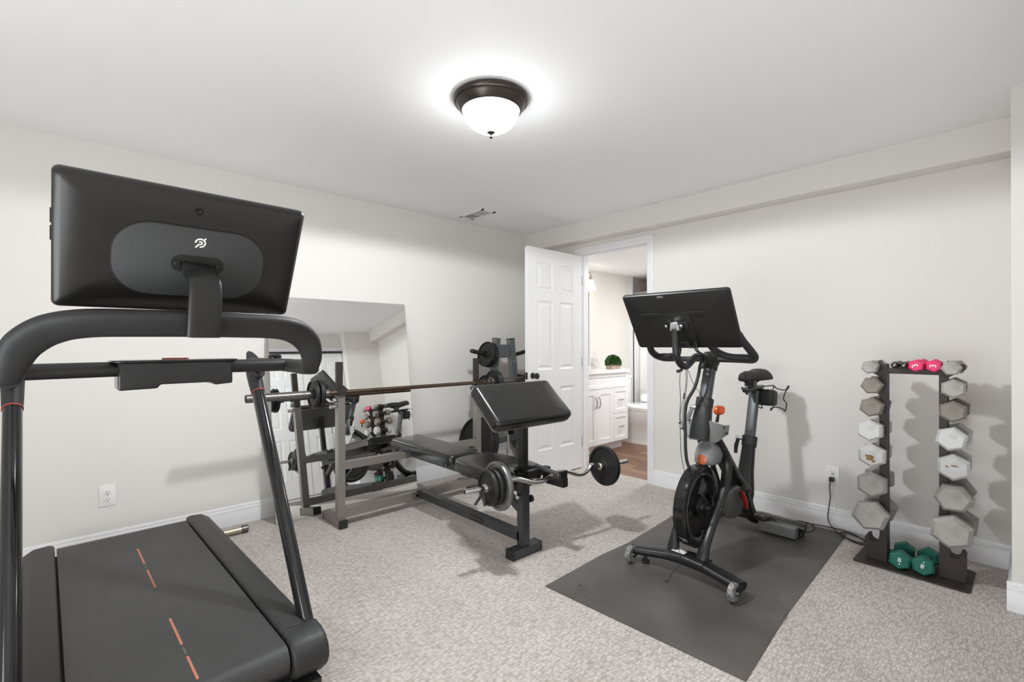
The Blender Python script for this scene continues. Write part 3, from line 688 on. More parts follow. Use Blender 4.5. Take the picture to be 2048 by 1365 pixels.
def plate_mb(c, ax, r, t, hub=.028, hole=.026, lip=.12):
    """weight plate: raised rim and hub on both faces"""
    mb = MB(); li = r*(1-lip); ri = r*.36
    prof = [(hole, t*.5), (hub, t*.5), (hub+.004, t*.34), (ri, t*.22), (li*.97, t*.22), (li, t*.5), (r-.004, t*.5), (r, t*.30),
            (r, -t*.30), (r-.004, -t*.5), (li, -t*.5), (li*.97, -t*.22), (ri, -t*.22), (hub+.004, -t*.34), (hub, -t*.5), (hole, -t*.5), (hole, t*.5)]
    return mb.lathe(prof, c, ax, 40, False)
# ------------------------------------------------------------------ long barbell on the uprights
BX, BZ = -3.002, .8770
bb = thing('barbell', (BX, 1.845, BZ), 'long brown rusted barbell lying across the bench uprights', 'barbell')
MB().cyl((BX, 1.16, BZ), (BX, 2.53, BZ), .014, 16).build('bar', M['rustbar'], bb)
for s_, nm in ((-1, 'near'), (1, 'far')):
    yc = 1.845 + s_*.685
    MB().cyl((BX, yc, BZ), (BX, yc+s_*.018, BZ), .038, 24, bev=.003).cyl((BX, yc-s_*.03, BZ), (BX, yc, BZ), .022, 20, bev=.003).build('inner_collar', M['wornsteel'], bb)
    MB().cyl((BX, yc+s_*.01, BZ), (BX, yc+s_*.445, BZ), .0245, 24, bev=.002).build('sleeve', M['wornsteel'], bb)
    MB().cyl((BX, yc+s_*.4405, BZ), (BX, yc+s_*.4455, BZ), .019, 18).build('end_cap', M['gasket'], bb)
for s_, nm in ((-1, 'near'), (1, 'far')):
    yc = 1.845 + s_*.685
    side = 'left' if s_ < 0 else 'right'
    for q, (off, lab) in enumerate(((.034, 'inner'), (.066, 'outer'))):
        o_ = plate_mb((BX, yc+s_*off, BZ), (0, 1, 0), .094 if q == 0 else .088, .026, .034).build('weight_plate', M['iron'], origin=(BX, yc+s_*off, BZ))
        tag(o_, 'small black weight plate on the %s sleeve of the long barbell, %s of two' % (side, lab), 'weight plate', 'small plates on the long barbell')

# ------------------------------------------------------------------ curl bar on the rest
A0, A1 = Vector((-1.900, 1.434, .445)), Vector((-1.740, 2.610, .430)); ad = (A1-A0); al = ad.length; ax = ad.normalized()
def on(s_, dz=0, dx=0): return A0 + ax*s_ + Vector((dx, 0, dz))
ez = thing('curl_bar', tuple((A0+A1)/2), 'chrome zigzag curl bar resting in front of the bench post', 'curl bar')
def sx(px): return px
zz = [(.225, 0), (.265, .016), (.31, .019), (.36, .004), (.43, -.018), (.50, -.020), (.555, -.004), (.60, .012), (.645, .012), (.69, .002), (.755, -.022), (.81, -.024), (.850, -.004), (.875, .017), (.92, .008), (.955, .0)]
MB().tube([on(s_, dz) for s_, dz in zz], .0135, 16, 5, 'min').build('bent_bar', M['chrome'], ez)
for a, b in ((.0, .225), (.955, al)):
    MB().cyl(on(a), on(b), .0140, 20, bev=.002).build('sleeve', M['chrome'], ez)
MB().cyl(on(.213), on(.232), .022, 20, bev=.003).build('inner_collar', M['chrome'], ez)
MB().cyl(on(.938), on(.958), .022, 20, bev=.003).build('inner_collar', M['chrome'], ez)
MB().cyl(on(-.0006), on(.002), .0105, 16).build('end_plug', M['gasket'], ez)
for s_, r_, t_, m_, lab in ((.198, .127, .028, 'greyiron', 'large grey weight plate, innermost on the near end of the curl bar'), (.168, .098, .026, 'iron', 'black weight plate between the grey plate and the outer plate on the curl bar'), (.140, .092, .026, 'iron', 'outermost black weight plate on the near end of the curl bar')):
    tag(plate_mb(on(s_), ax, r_, t_, .024, .0150).build('weight_plate', M[m_], origin=tuple(on(s_))), lab, 'weight plate')
tag(plate_mb(on(.985), ax, .122, .030, .024, .0150).build('weight_plate', M['iron'], origin=tuple(on(.985))), 'big black weight plate on the far end of the curl bar near the doorway', 'weight plate')
cp = thing('spring_clip', tuple(on(.108)), 'black spring clip with two rubber grips squeezing the near end of the curl bar', 'spring clip')
MB().tube([on(.112+.004*k/8) + (Vector((0, 0, 1)).cross(ax).normalized()*math.cos(k*PI/8) + Vector((0, 0, 1))*math.sin(k*PI/8))*.018 for k in range(0, 40)], .003, 8, 1, 'min').build('coil', M['chrome'], cp)
for dx, ds in ((-.030, -.028), (.018, -.005)):
    p = on(.108) + Vector((0, 0, -.018))
    q = on(.108+ds) + Vector((dx, 0, -.085))
    MB().tube([p, p*.5+q*.5, q], .0075, 10, 3, 'min').build('grip', M['blackmatte'], cp)

# ================================================================== PLATE TREE
TX, TY = -3.215, 2.868
tr = thing('plate_tree', (TX, TY, 0), 'hammered grey steel plate tree standing between the weight bench and the open door', 'plate rack')
def leg(s_):
    a = Vector((TX, TY+s_*.085, 1.235)); b = Vector((TX, TY+s_*.215, .03))
    MB().bar(b, a, .055, .055, (1, 0, 0), .004).build('leg', M['hammered'], tr)
    t = (a-b).normalized()
    MB().bar(a, a+t*.006, .058, .058, (1, 0, 0), .002).build('leg_cap', M['blackmatte'], tr)
    MB().bar((TX-.16, b.y, .026), (TX+.22, b.y, .026), .052, .052, (0, 0, 1), .004).build('foot', M['hammered'], tr)
for s_ in (-1, 1): leg(s_)
MB().bx(TX-.012, TX+.012, TY-.06, TY+.06, 1.065, 1.185, .003).build('gusset_plate', M['hammered'], tr)
MB().cyl((TX+.029, TY+.10, 1.03), (TX+.036, TY+.10, 1.03), .014, 14).build('bolt', M['tincan'], tr)
MB().bx(TX-.02, TX+.02, TY-.19, TY+.19, .30, .35, .003).build('crossbar', M['hammered'], tr)
PEG = [(-1, 1.085, .262, 1), (1, 1.085, .225, 1), (-1, .765, .225, 2), (1, .80, .20, 2), (1, .62, .16, 3), (-1, .315, .20, 3), (1, .315, .20, 3)]
for s_, z, L_, _ in PEG:
    yb = TY + s_*(.085 + .13*(1.235-z)/1.2)
    MB().tube([(TX, yb, z), (TX, yb+s_*L_*.5, z+.02), (TX, yb+s_*L_, z+.045)], .0185, 16, 2, (1, 0, 0)).ball((TX, yb+s_*(L_+.002), z+.045), .0178, 14).build('peg', M['black'], tr)
def tree_plate(s_, z, off, r_, t_, lab):
    yb = TY + s_*(.085 + .13*(1.235-z)/1.2 + off); zc = z + off*.2 - .005
    d = Vector((0, s_, .2)).normalized()
    tag(plate_mb((TX, yb, zc), d, r_, t_, .036, .0265, lip=.09).build('weight_plate', M['iron'], origin=(TX, yb, zc)), lab, 'weight plate', 'plates on the plate tree')
tree_plate(-1, 1.085, .065, .112, .030, 'black weight plate on the top left peg of the plate tree, inner of two')
tree_plate(-1, 1.085, .100, .112, .030, 'black weight plate on the top left peg of the plate tree, outer of two')
tree_plate(-1, .765, .078, .145, .036, 'middle sized black weight plate on the left middle peg of the plate tree')
tree_plate(-1, .315, .088, .222, .044, 'largest black weight plate, low on the left of the plate tree, inner of two')
tree_plate(-1, .315, .136, .222, .044, 'largest black weight plate, low on the left of the plate tree, outer of two')
tree_plate(1, .315, .088, .222, .044, 'largest black weight plate, low on the right of the plate tree beside the door')
tree_plate(1, .80, .075, .10, .030, 'small black weight plate on the right middle peg of the plate tree')
# chrome dumbbell handle standing on end with small plates by the tree foot
dh = thing('dumbbell_bar', (-2.93, 2.66, 0), 'thin chrome dumbbell bar standing on end on the carpet in front of the plate tree', 'dumbbell handle')
hx, hy = -2.93, 2.66
MB().cyl((hx, hy, 0.001), (hx, hy, .17), .022, 18, bev=.002).build('sleeve', M['tincan'], dh)
MB().cyl((hx, hy, .17), (hx, hy, .43), .010, 14, bev=.002).lathe([(.010, .30), (.016, .305), (.016, .32), (.010, .325)], (hx, hy, 0), (0, 0, 1), 14, False).build('rod', M['chrome'], dh)
for k in range(4):
    c_ = (-2.885, 2.80, .014+k*.0285)
    tag(plate_mb(c_, (0, 0, 1), .078, .027, .026, .014).build('weight_plate', M['iron'], origin=c_), ['bottom', 'second lowest', 'second highest', 'top'][k] + ' small black plate of the floor stack behind the bench seat', 'weight plate', 'floor stack of small plates')

# ================================================================== FLOOR BAR BEHIND THE TREADMILL
fb = thing('floor_barbell', (-3.345, .25, .0), 'brassy steel bar lying on the carpet between treadmill and left wall', 'barbell')
MB().cyl((-3.345, -.35, .0245), (-3.345, .806, .0245), .0205, 22, bev=.002).cyl((-3.345, .745, .0245), (-3.345, .768, .0245), .0215, 22).build('bar', M['brass'], fb)
MB().cyl((-3.345, .770, .0245), (-3.345, .808, .0245), .0235, 22, bev=.003).build('end_collar', M['wornsteel'], fb)

# ================================================================== TREADMILL  (local frame: u towards its front, v to the right)
TR_O, TR_A = Vector((-1.600, .252, 0)), math.radians(1.9)
tm = thing('treadmill', tuple(TR_O), 'black treadmill with a large upright screen whose back faces the room', 'treadmill', TR_A)
TM = WORLD['treadmill']
def T(u, v, z): return TM @ Vector((u, v, z))
TRot = TM.to_3x3()
class TB(MB):
    """builder in treadmill coordinates"""
    def build(s, name, m, parent=None, smooth=38):
        s.bm.transform(TM); return MB.build(s, name, m, parent or tm, smooth)
# running deck
dk = TB(); dk.bx(-1.58, -.04, -.33, .33, .075, .165, .01).build('deck', M['blackmatte'])
bp_ = [(-1.600, .176), (-1.616, .186), (-1.608, .1935)] + [(-1.59+.06*k, .1945) for k in range(0, 26)] + [(-.060+.052*math.sin(a), .1425+.052*math.cos(a)) for a in [PI*k/14 for k in range(0, 14)]] + [(-.10, .0905), (-.4, .0905), (-.4, .10), (-.11, .10)]
TB().prism([(u, -.262, z) for u, z in bp_], (0, .524, 0)).build('running_belt', M['belt'])
for a, b, m_ in ((-2.927, -2.703, 'orangeline'), (-2.676, -2.643, 'greymark'), (-2.622, -2.410, 'orangeline'), (-2.098, -1.889, 'orangeline'), (-1.867, -1.824, 'greymark'), (-1.804, -1.660, 'orangeline')):
    u0, u1 = a+1.6, b+1.6
    TB().bx(u0, u1, .014, .021, .1935, .1950).build('belt_mark', M[m_])
# side rails and their nose caps
for s_ in (-1, 1):
    sec = [(.270, .060), (.270, .196), (.276, .206), (.292, .210), (.345, .206), (.385, .178), (.388, .120), (.375, .060)]
    rl = TB(); rl.prism([(-1.635, s_*v*.995, z) for v, z in sec], (1.521, 0, 0), .006, 2)
    rl.build('side_rail', M['rail'])
    nose = [(-.112, .058), (-.112, .2125), (-.060, .2095), (-.020, .198), (.008, .170), (.016, .130), (.004, .102), (-.044, .058)]
    nc = TB(); nc.prism([(u, s_*.268, z) for u, z in nose], (0, s_*.117, 0), .013, 4, 12); nc.build('nose_cap', M['rail'])
    TB().bx(-.155, .000, s_*.300-.06, s_*.300+.06, .018, .062, .012).build('front_foot', M['blackmatte'])
    TB().bx(-1.56, -1.46, s_*.330-.04, s_*.330+.04, .001, .062, .006).build('rear_foot', M['blackmatte'])
TB().bx(-.052, .004, -.268, .268, .045, .088, .012).build('front_cover', M['blackmatte'])
# posts
for s_ in (-1, 1):
    b0, r0 = (-.175, s_*.370, .205), (-.725, s_*.380, .968)
    d = Vector(r0)-Vector(b0)
    P = [Vector(b0)-d*.06, Vector(b0)+d*.33, Vector(b0)+d*.66, Vector(r0)]
    TB().tube(P, [(.0245, .036)]*4, 22, 4, (1, 0, .6)).build('post', M['blackgloss'])
    TB().tube([Vector(r0)-d.normalized()*.0012, Vector(r0)+d.normalized()*.003], (.0270, .0385), 22, 1, (1, 0, .6)).build('post_ring', M['red'])
    TB().tube([Vector(r0)+d.normalized()*.003, (-.772, s_*.381, 1.030), (-.786, s_*.382, 1.068), (-.770, s_*.382, 1.100)], [(.0265, .038), (.029, .046), (.031, .068), (.028, .110)], 22, 5, (1, 0, .3)).build('post_sleeve', M['blackmatte'])
    # side arm running forward from the post
    TB().tube([(-.82, s_*.380, 1.106), (-.55, s_*.380, 1.104), (-.25, s_*.376, 1.103), (-.10, s_*.368, 1.104)], [(.022, .018), (.026, .024), (.027, .026), (.027, .026)], 18, 4, (0, 0, 1), power=.7).build('side_arm', M['blackmatte'])
    TB().lathe([(.0, .0), (.024, .0), (.026, .004), (.025, .014), (.020, .018), (0, .0185)], (-.52, s_*.384, 1.126), (0, 0, 1), 24).build('speed_dial', M['blackgloss'])
# front loop: a flat band bent into a wide inverted U, ends turned back into the side arms
lp = []
half = [(-.22, .374, 1.103), (-.15, .371, 1.104), (-.105, .366, 1.113), (-.074, .359, 1.142), (-.050, .338, 1.186), (-.022, .293, 1.221), (.005, .225, 1.237), (.022, .10, 1.240)]
lp = [(u, v, z) for u, v, z in half] + [(.026, 0, 1.2405)] + [(u, -v, z) for u, v, z in half[::-1]]
rd_ = [(.026, .027), (.027, .028), (.028, .029), (.033, .026), (.040, .022), (.043, .021), (.043, .021), (.043, .021)]
TB().tube(lp, rd_ + [(.043, .021)] + rd_[::-1], 20, 7, 'min', power=.75).build('front_loop', M['blackmatte'])
# cross tube with the control box
TB().tube([(-.335, -.384, 1.106), (-.335, 0, 1.108), (-.335, .384, 1.106)], .0235, 20, 3, (0, 0, 1)).build('cross_tube', M['black'])
CX0, CX1, CV0, CV1 = -.40, -.285, -.143, .168
bx_ = [(CV0, 1.130), (CV1, 1.130), (CV1, 1.050), (CV1-.055, 1.046), (CV1-.060, 1.056), (CV0+.105, 1.056), (CV0+.098, 1.044), (CV0, 1.042)]
TB().prism([(CX0, v, z) for v, z in bx_], (CX1-CX0, 0, 0), .009, 3).build('control_box', M['blackgloss'])
TB().prism([(CX0-.015+x, 0, 1.128) if False else (CX0+.0575+y, (CV0+CV1)/2+x, 1.128) for x, y in rrect(0, 0, CV1-CV0+.035, .145, .03, 5)], (0, 0, .007), .002).build('control_lid', M['blackgloss'])
TB().prism([(CX0+.05+y, .012+x, 1.135) for x, y in rrect(0, 0, .075, .030, .010, 4)], (0, 0, .005), .0015).build('safety_key', M['red'])
# screen
SC = TM.inverted() @ Vector((-1.586, .2415, 1.439))
su = Vector((.17, 0, .311)).normalized(); sn = Vector((.311, 0, -.17)).normalized(); sv = Vector((0, 1, 0))
def S(a, b, d=0): return SC + sv*a + su*b + sn*d
SWd, SHt = .562, .352
body = TB()
rg = []
for ins, d in ((.006, -.010), (.0, -.008), (.0, .004), (.004, .011), (.016, .0175), (.06, .0225), (.11, .024)):
    rg.append([S(x, y, d) for x, y in rrect(0, 0, SWd-2*ins, SHt-2*ins, max(.016-ins*.2, .008), 6)])
body.rings(rg); scr = body.build('screen', M['screenback'])
TB().prism([S(x, y, -.0112) for x, y in rrect(0, 0, SWd-.010, SHt-.010, .012, 5)], sn*.0008).build('screen_glass', M['screenglass'], scr)
pl = TB(); pcx, pcy = .004, -.018
rg = [[S(x, y, d) for x, y in rrect(pcx, pcy, .354-2*i_, .200-2*i_, .085-i_, 10)] for i_, d in ((0, .018), (0, .0262), (.003, .0275))]
pl.rings(rg); pill = pl.build('back_panel', M['pill'], scr)
TB().rings([[S(x, y, d) for x, y in rrect(pcx, pcy, .358-2*i_, .204-2*i_, .087-i_, 10)] for i_, d in ((0, .018), (0, .0266), (.002, .0270), (.0035, .0262))], True).build('panel_rim', M['gasket'], scr)
TB().prism([S(x, y, .0268) for x, y in rrect(pcx+.010, pcy-.003, .126, .050, .025, 8)], sn*.0016).build('hinge_slot', M['gasket'], scr)
for a in (-.036, .060):
    TB().cyl(S(pcx+a-.002, pcy-.004, .0275), S(pcx+a-.0019, pcy-.004, .0345), .008, 14, bev=.002).build('hinge_bolt', M['black'], scr)
TB().lathe([(.0085, .0255), (.0105, .0262), (.0105, .0235), (.0078, .0235), (.0078, .0255)], S(.006, .128, 0), sn, 24, False).lathe([(0, .0250), (.0055, .0250), (.006, .0235)], S(.006, .128, 0), sn, 20).build('camera_hole', M['gasket'], scr)
lg = TB(); ride_logo(lg, basis(S(.014, .043, .0275), sv, su), .0145, .0006); lg.build('emblem', M['logo'], scr)
for b_ in (.055, .012):
    TB().prism([S(-SWd/2-.0025, b_+y, -.004+x) for x, y in rrect(0, 0, .008, .036, .003, 3)], sv*.004).build('side_button', M['black'], scr)
# stem: thin bent plate from the screen down to the front loop
st = [S(.012, -.024, .028), S(.012, -.030, .050), (.078, .010, 1.345), (.072, .010, 1.262), (.058, .010, 1.205)]
TB().tube([Vector(p) for p in st], [(.036, .009), (.038, .010), (.039, .011), (.040, .012), (.040, .012)], 20, 6, (1, 0, .1), power=.45).build('screen_stem', M['black'])

# ================================================================== EXERCISE MAT
def mat_point(a, b):
    """a across (0 left .. 1 right), b along (0 near .. 1 far)"""
    L = [Vector((-1.590, 1.686)), Vector((-1.610, 2.15)), Vector((-1.600, 2.42)), Vector((-1.655, 3.14)), Vector((-1.668, 3.50))]
    R = [Vector((-.664, 1.722)), Vector((-.700, 2.205)), Vector((-.706, 2.30)), Vector((-.745, 3.385)), Vector((-.75, 3.515))]
    def ev(P, ts, b):
        for i in range(len(P)-1):
            if b <= ts[i+1]:
                f = (b-ts[i])/(ts[i+1]-ts[i]); return P[i].lerp(P[i+1], f)
        return P[-1]
    return ev(L, [0, .25, .40, .80, 1], b).lerp(ev(R, [0, .265, .32, .93, 1], b), a)
mm = MB(); NA, NB = 56, 104
top, bot = [], []
for j in range(NB+1):
    r0_, r1_ = [], []
    for i in range(NA+1):
        a, b = i/NA, j/NB
        cr_ = .02*.18
        p = mat_point(a, b)
        e = min(a, 1-a)*.93; f = min(b, 1-b)*1.83; 
        z = .0062
        z += .0045*math.exp(-((a-.06)/.05)**2)*math.exp(-((b-.30)/.05)**2)          # lifted ripple on the left edge
        z += .012*math.exp(-((a-1.0)/.05)**2)*math.exp(-((b-.285)/.022)**2)          # curled kink on the right edge
        z += .0035*math.exp(-((a-.36)/.07)**2)*math.exp(-((b-.22)/.030)**2)          # dimple by the cable plug
        z += .0022*math.exp(-((a-.62)/.12)**2)*math.exp(-((b-.10)/.06)**2)
        z += .0025*math.exp(-((a-.66)/.06)**2)*math.exp(-((b-.62)/.05)**2)
        if min(e, f) < .006: z -= .0022
        r0_.append(mm.bm.verts.new((p.x, p.y, z))); r1_.append(mm.bm.verts.new((p.x, p.y, max(.0008, z-.006) if z > .007 else .0008)))
    top.append(r0_); bot.append(r1_)
for j in range(NB):
    for i in range(NA):
        mm.bm.faces.new((top[j][i], top[j][i+1], top[j+1][i+1], top[j+1][i]))
        mm.bm.faces.new((bot[j][i], bot[j+1][i], bot[j+1][i+1], bot[j][i+1]))
for j in range(NB):
    mm.bm.faces.new((top[j][0], top[j+1][0], bot[j+1][0], bot[j][0])); mm.bm.faces.new((top[j][NA], bot[j][NA], bot[j+1][NA], top[j+1][NA]))
for i in range(NA):
    mm.bm.faces.new((top[0][i], bot[0][i], bot[0][i+1], top[0][i+1])); mm.bm.faces.new((top[NB][i], top[NB][i+1], bot[NB][i+1], bot[NB][i]))
em = thing('exercise_mat', (-1.16, 2.6, 0), 'big dark brown rubber mat lying under the exercise bike', 'mat')
mm.build('mat_sheet', M['rubbermat'], em, smooth=50)
lg = MB(); ride_logo(lg, basis((-1.440, 1.785, .0058), (-.1, 1, 0), (-1, -.1, 0)), .050, .0014); lg.build('emblem', M['rubbermat'], em)

# ================================================================== EXERCISE BIKE  (its front points to -y, towards the camera)
KX = -1.175
bk = thing('exercise_bike', (KX, 2.70, .0065), 'black exercise bike with a tilted screen standing on the rubber mat', 'exercise bike')
# front stabiliser
fs = [(-1.445, 2.252, .064), (-1.36, 2.276, .071), (-1.27, 2.298, .079), (KX, 2.306, .082), (-1.08, 2.298, .079), (-.985, 2.276, .071), (-.885, 2.252, .064)]
MB().tube(fs, [(.040, .022), (.043, .024), (.047, .026), (.049, .027), (.047, .026), (.043, .024), (.040, .022)], 22, 5, (0, 0, 1), power=.8).build('front_stabilizer', M['bikeframe'], bk)
MB().tube([(-1.262, 2.300, .082), (KX, 2.307, .0845), (-1.068, 2.298, .082)], [(.052, .027), (.056, .030), (.052, .027)], 22, 5, (0, 0, 1), power=.75).build('stabilizer_saddle', M['bikeframe'], bk)
for x, yw in ((-1.446, 2.206), (-.902, 2.202)):
    MB().lathe([(.020, -.013), (.036, -.015), (.042, -.011), (.0435, 0), (.042, .011), (.036, .015), (.020, .013)], (x, yw, .0515), (1, 0, 0), 30).build('transport_wheel', M['wheelgrey'], bk)
    MB().bar((x-.018, yw, .052), (x-.018, yw+.055, .066), .006, .034, (0, 0, 1)).build('wheel_fork', M['bikeframe'], bk)
    MB().bar((x+.018, yw, .052), (x+.018, yw+.055, .066), .006, .034, (0, 0, 1)).build('wheel_fork', M['bikeframe'], bk)
    MB().cyl((x-.022, yw, .052), (x+.024, yw, .052), .007, 10).build('axle', M['tincan'], bk)
for x in (-1.39, -.93):
    MB().cyl((x, 2.262, .0085), (x, 2.262, .022), .022, 18, bev=.004).cyl((x, 2.262, .02), (x, 2.262, .055), .009, 10).build('levelling_foot', M['blackmatte'], bk)
sk = MB(); sm = basis((-1.212, 2.292, .1138), (1, -.03, 0), (0, 1, .06)); sk.prism([sm @ Vector((x, y, 0)) for x, y in rrect(0, 0, .070, .036, .004, 3)], (0, 0, .0012)); sk.build('sticker', M['sticker'], bk)
# fork legs either side of the flywheel
def mirx(P): return [(2*KX-x, y, z) for x, y, z in P]
fk = [(-1.098, 2.300, .088), (-1.094, 2.330, .165), (-1.094, 2.415, .262), (-1.098, 2.528, .358), (-1.106, 2.610, .455), (-1.116, 2.628, .556), (-1.132, 2.572, .645), (-1.150, 2.490, .725)]
fr_ = [(.024, .034), (.018, .026), (.017, .025), (.017, .026), (.018, .027), (.019, .028), (.021, .030), (.022, .034)]
MB().tube(fk, fr_, 18, 5, (1, 0, 0), power=.85).build('fork_leg', M['bikeframe'], bk)
MB().tube(mirx(fk), fr_, 18, 5, (1, 0, 0), power=.85).build('fork_leg', M['bikeframe'], bk)
MB().cyl((-1.078, 2.47, .318), (-1.072, 2.47, .318), .007, 8).build('axle_bolt', M['chrome'], bk)
# flywheel
wc = (KX-.012, 2.442, .322)
MB().lathe([(.02, .020), (.06, .020), (.062, .008), (.150, .004), (.158, .022), (.172, .030), (.206, .030), (.213, .026), (.2145, 0), (.213, -.026), (.206, -.030), (.172, -.030), (.158, -.022), (.150, -.004), (.062, -.008), (.06, -.020), (.02, -.020)], wc, (1, 0, 0), 72).build('flywheel', M['blackgloss'], bk)
MB().lathe([(.166, .0300), (.172, .0330), (.178, .0300)], wc, (1, 0, 0), 64, False).build('flywheel_ring', M['alu'], bk)
MB().lathe([(.0, .075), (.018, .075), (.020, .050), (.036, .046), (.038, .034), (.052, .030), (.054, .018), (0, .018)], wc, (1, 0, 0), 36).build('hub', M['black'], bk)
# resistance shroud
sr = []
for z, w_, y0, y1 in ((.535, .052, 2.475, 2.60), (.545, .058, 2.462, 2.62), (.575, .060, 2.462, 2.65), (.605, .058, 2.470, 2.655), (.632, .052, 2.490, 2.65), (.650, .036, 2.505, 2.63), (.695, .022, 2.50, 2.58), (.715, .020, 2.495, 2.57)):
    cyy = (y0+y1)/2; ry = (y1-y0)/2
    sr.append([(KX + w_*math.copysign(abs(math.cos(t))**.7, math.cos(t)), cyy + ry*math.copysign(abs(math.sin(t))**.7, math.sin(t)), z) for t in [2*PI*k/28 for k in range(28)]])
shd = MB().rings(sr).build('resistance_shroud', M['silvergrey'], bk, smooth=60)
MB().lathe([(0, .0), (.022, .002), (.027, 0), (.022, -.003)], (KX+.006, 2.4605, .566), (.08, -1, .1), 24).build('orange_reflection', M['orangereflect'], shd)  # orange oval coloured in as a reflection on the glossy cover
# head tube, handlebar post and clamp
def ln(a, b, f): return Vector(a).lerp(Vector(b), f)
hb, htp = (KX, 2.440, .690), (KX, 2.505, .872)
MB().tube([(KX, 2.435, .675), (KX, 2.455, .730), (KX, 2.480, .800), htp], [(.030, .050), (.032, .052), (.032, .046), (.030, .038)], 20, 4, (1, 0, 0), power=.6).build('head_tube', M['bikeframe'], bk)
MB().tube([(KX, 2.495, .842), (KX, 2.511, .888)], (.034, .042), 20, 1, (1, 0, 0), power=.55).build('post_collar', M['blackmatte'], bk)
MB().tube([(KX, 2.500, .86), (KX, 2.574, 1.065)], (.023, .030), 20, 1, (1, 0, 0), power=.4).build('handlebar_post', M['alu'], bk)
for p in ((KX+.004, 2.540, 1.045), (KX+.004, 2.534, 1.02)):
    MB().cyl(p, (p[0], p[1]-.008, p[2]-.001), .008, 10, bev=.002).build('post_bolt', M['tincan'], bk)
MB().tube([(-1.222, 2.462, .842), (-1.236, 2.452, .800), (-1.242, 2.446, .765)], [(.007, .009), (.009, .012), (.006, .008)], 12, 3, (1, 0, 0)).build('clamp_lever', M['greyplastic'], bk)
MB().cyl((-1.205, 2.470, .842), (-1.238, 2.462, .842), .011, 14, bev=.002).build('lever_hub', M['tincan'], bk)
# resistance knob
MB().cyl((KX+.005, 2.640, .745), (KX+.010, 2.652, .792), .010, 12, .007).build('knob_stem', M['black'], bk)
kn = []
for h, r_ in ((.0, .012), (.006, .024), (.014, .030), (.030, .0305), (.042, .028), (.049, .020), (.051, .004)):
    kn.append([(KX+.010 + r_*(1+.06*math.cos(6*t))*math.cos(t), 2.652 + h*.22 + r_*(1+.06*math.cos(6*t))*math.sin(t), .786+h) for t in [2*PI*k/48 for k in range(48)]])
MB().rings(kn).build('resistance_knob', M['orange'], bk, smooth=60)
# down tube, seat tube, rear leg and rear stabiliser
MB().tube([(KX, 2.470, .735), (KX, 2.60, .650), (KX, 2.75, .515), (KX, 2.88, .385), (KX, 2.985, .300)], [(.030, .058), (.030, .050), (.030, .046), (.031, .048), (.032, .060)], 22, 6, (1, 0, 0), power=.7).build('down_tube', M['bikeframe'], bk)
tm_ = basis((KX+.0315, 2.790, .478), (0, .715, -.70), (0, .70, .715))
text_part('PELOTON', .040, tm_, M['logo'], bk, 'frame_lettering')
MB().tube([(KX, 2.960, .200), (KX, 3.020, .275), (KX, 3.060, .400), (KX, 3.112, .560)], [(.032, .062), (.032, .060), (.029, .044), (.027, .036)], 20, 5, (1, 0, 0), power=.6).build('seat_tube', M['bikeframe'], bk)
MB().tube([(KX, 3.106, .542), (KX, 3.126, .602)], (.032, .041), 20, 1, (1, 0, 0), power=.55).build('seat_collar', M['blackmatte'], bk)
MB().tube([(KX, 3.110, .56), (KX, 3.205, .880)], (.022, .029), 20, 1, (1, 0, 0), power=.4).build('seat_post', M['alu'], bk)
MB().tube([(-1.222, 3.066, .590), (-1.234, 3.060, .545), (-1.236, 3.058, .498)], [(.008, .010), (.010, .013), (.008, .010)], 12, 3, (1, 0, 0)).build('clamp_lever', M['blackmatte'], bk)
MB().cyl((-1.20, 3.075, .592), (-1.240, 3.070, .592), .012, 14, bev=.002).build('lever_hub', M['tincan'], bk)
MB().tube([(KX, 2.985, .30), (KX, 3.045, .215), (KX, 3.120, .120), (KX, 3.195, .072)], [(.032, .060), (.031, .042), (.030, .036), (.034, .034)], 20, 5, (1, 0, 0), power=.6).build('rear_leg', M['bikeframe'], bk)
MB().tube([(KX, 2.985, .30), (KX, 3.050, .19), (KX, 3.105, .11), (KX, 3.15, .072)], (.016, .020), 12, 4, (1, 0, 0)).build('rear_strut', M['bikeframe'], bk)
MB().tube([(-1.44, 3.258, .062), (-1.30, 3.245, .068), (KX, 3.240, .070), (-1.05, 3.245, .068), (-.905, 3.258, .062)], (.040, .024), 20, 4, (0, 0, 1), power=.5).build('rear_stabilizer', M['bikeframe'], bk)
for x in (-1.42, -.93):
    MB().cyl((x, 3.256, .0085), (x, 3.256, .045), .020, 18, bev=.004).build('levelling_foot', M['blackmatte'], bk)
MB().bx(-1.135, -.930, 3.150, 3.212, .018, .075, .010).build('weight_box', M['greyplastic'], bk)
# belt guard with crank and pedals
cg = []
CRK = (KX, 2.865, .325)
outl = [(2.58, .325), (2.66, .350), (2.74, .365), (2.80, .370), (2.85, .350), (2.885, .305), (2.885, .265), (2.865, .225), (2.82, .195), (2.77, .188), (2.69, .205), (2.62, .235), (2.58, .27)]
MB().prism([(KX+.026, y, z) for y, z in outl], (.034, 0, 0), .011, 4, 12).build('belt_guard', M['guard'], bk)
MB().lathe([(0, .060), (.030, .060), (.040, .054), (.042, .040), (0, .04)], (KX+.02, CRK[1], CRK[2]), (1, 0, 0), 30).build('crank_hub', M['black'], bk)
c2 = (KX+.085, CRK[1]+.085, CRK[2]-.150)
MB().bar((KX+.082, CRK[1], CRK[2]), c2, .030, .016, (1, 0, 0), .005).build('crank_arm', M['black'], bk)
c3 = (KX-.085, CRK[1]-.085, CRK[2]+.150)
MB().bar((KX-.082, CRK[1], CRK[2]), c3, .030, .016, (1, 0, 0), .005).build('crank_arm', M['black'], bk)
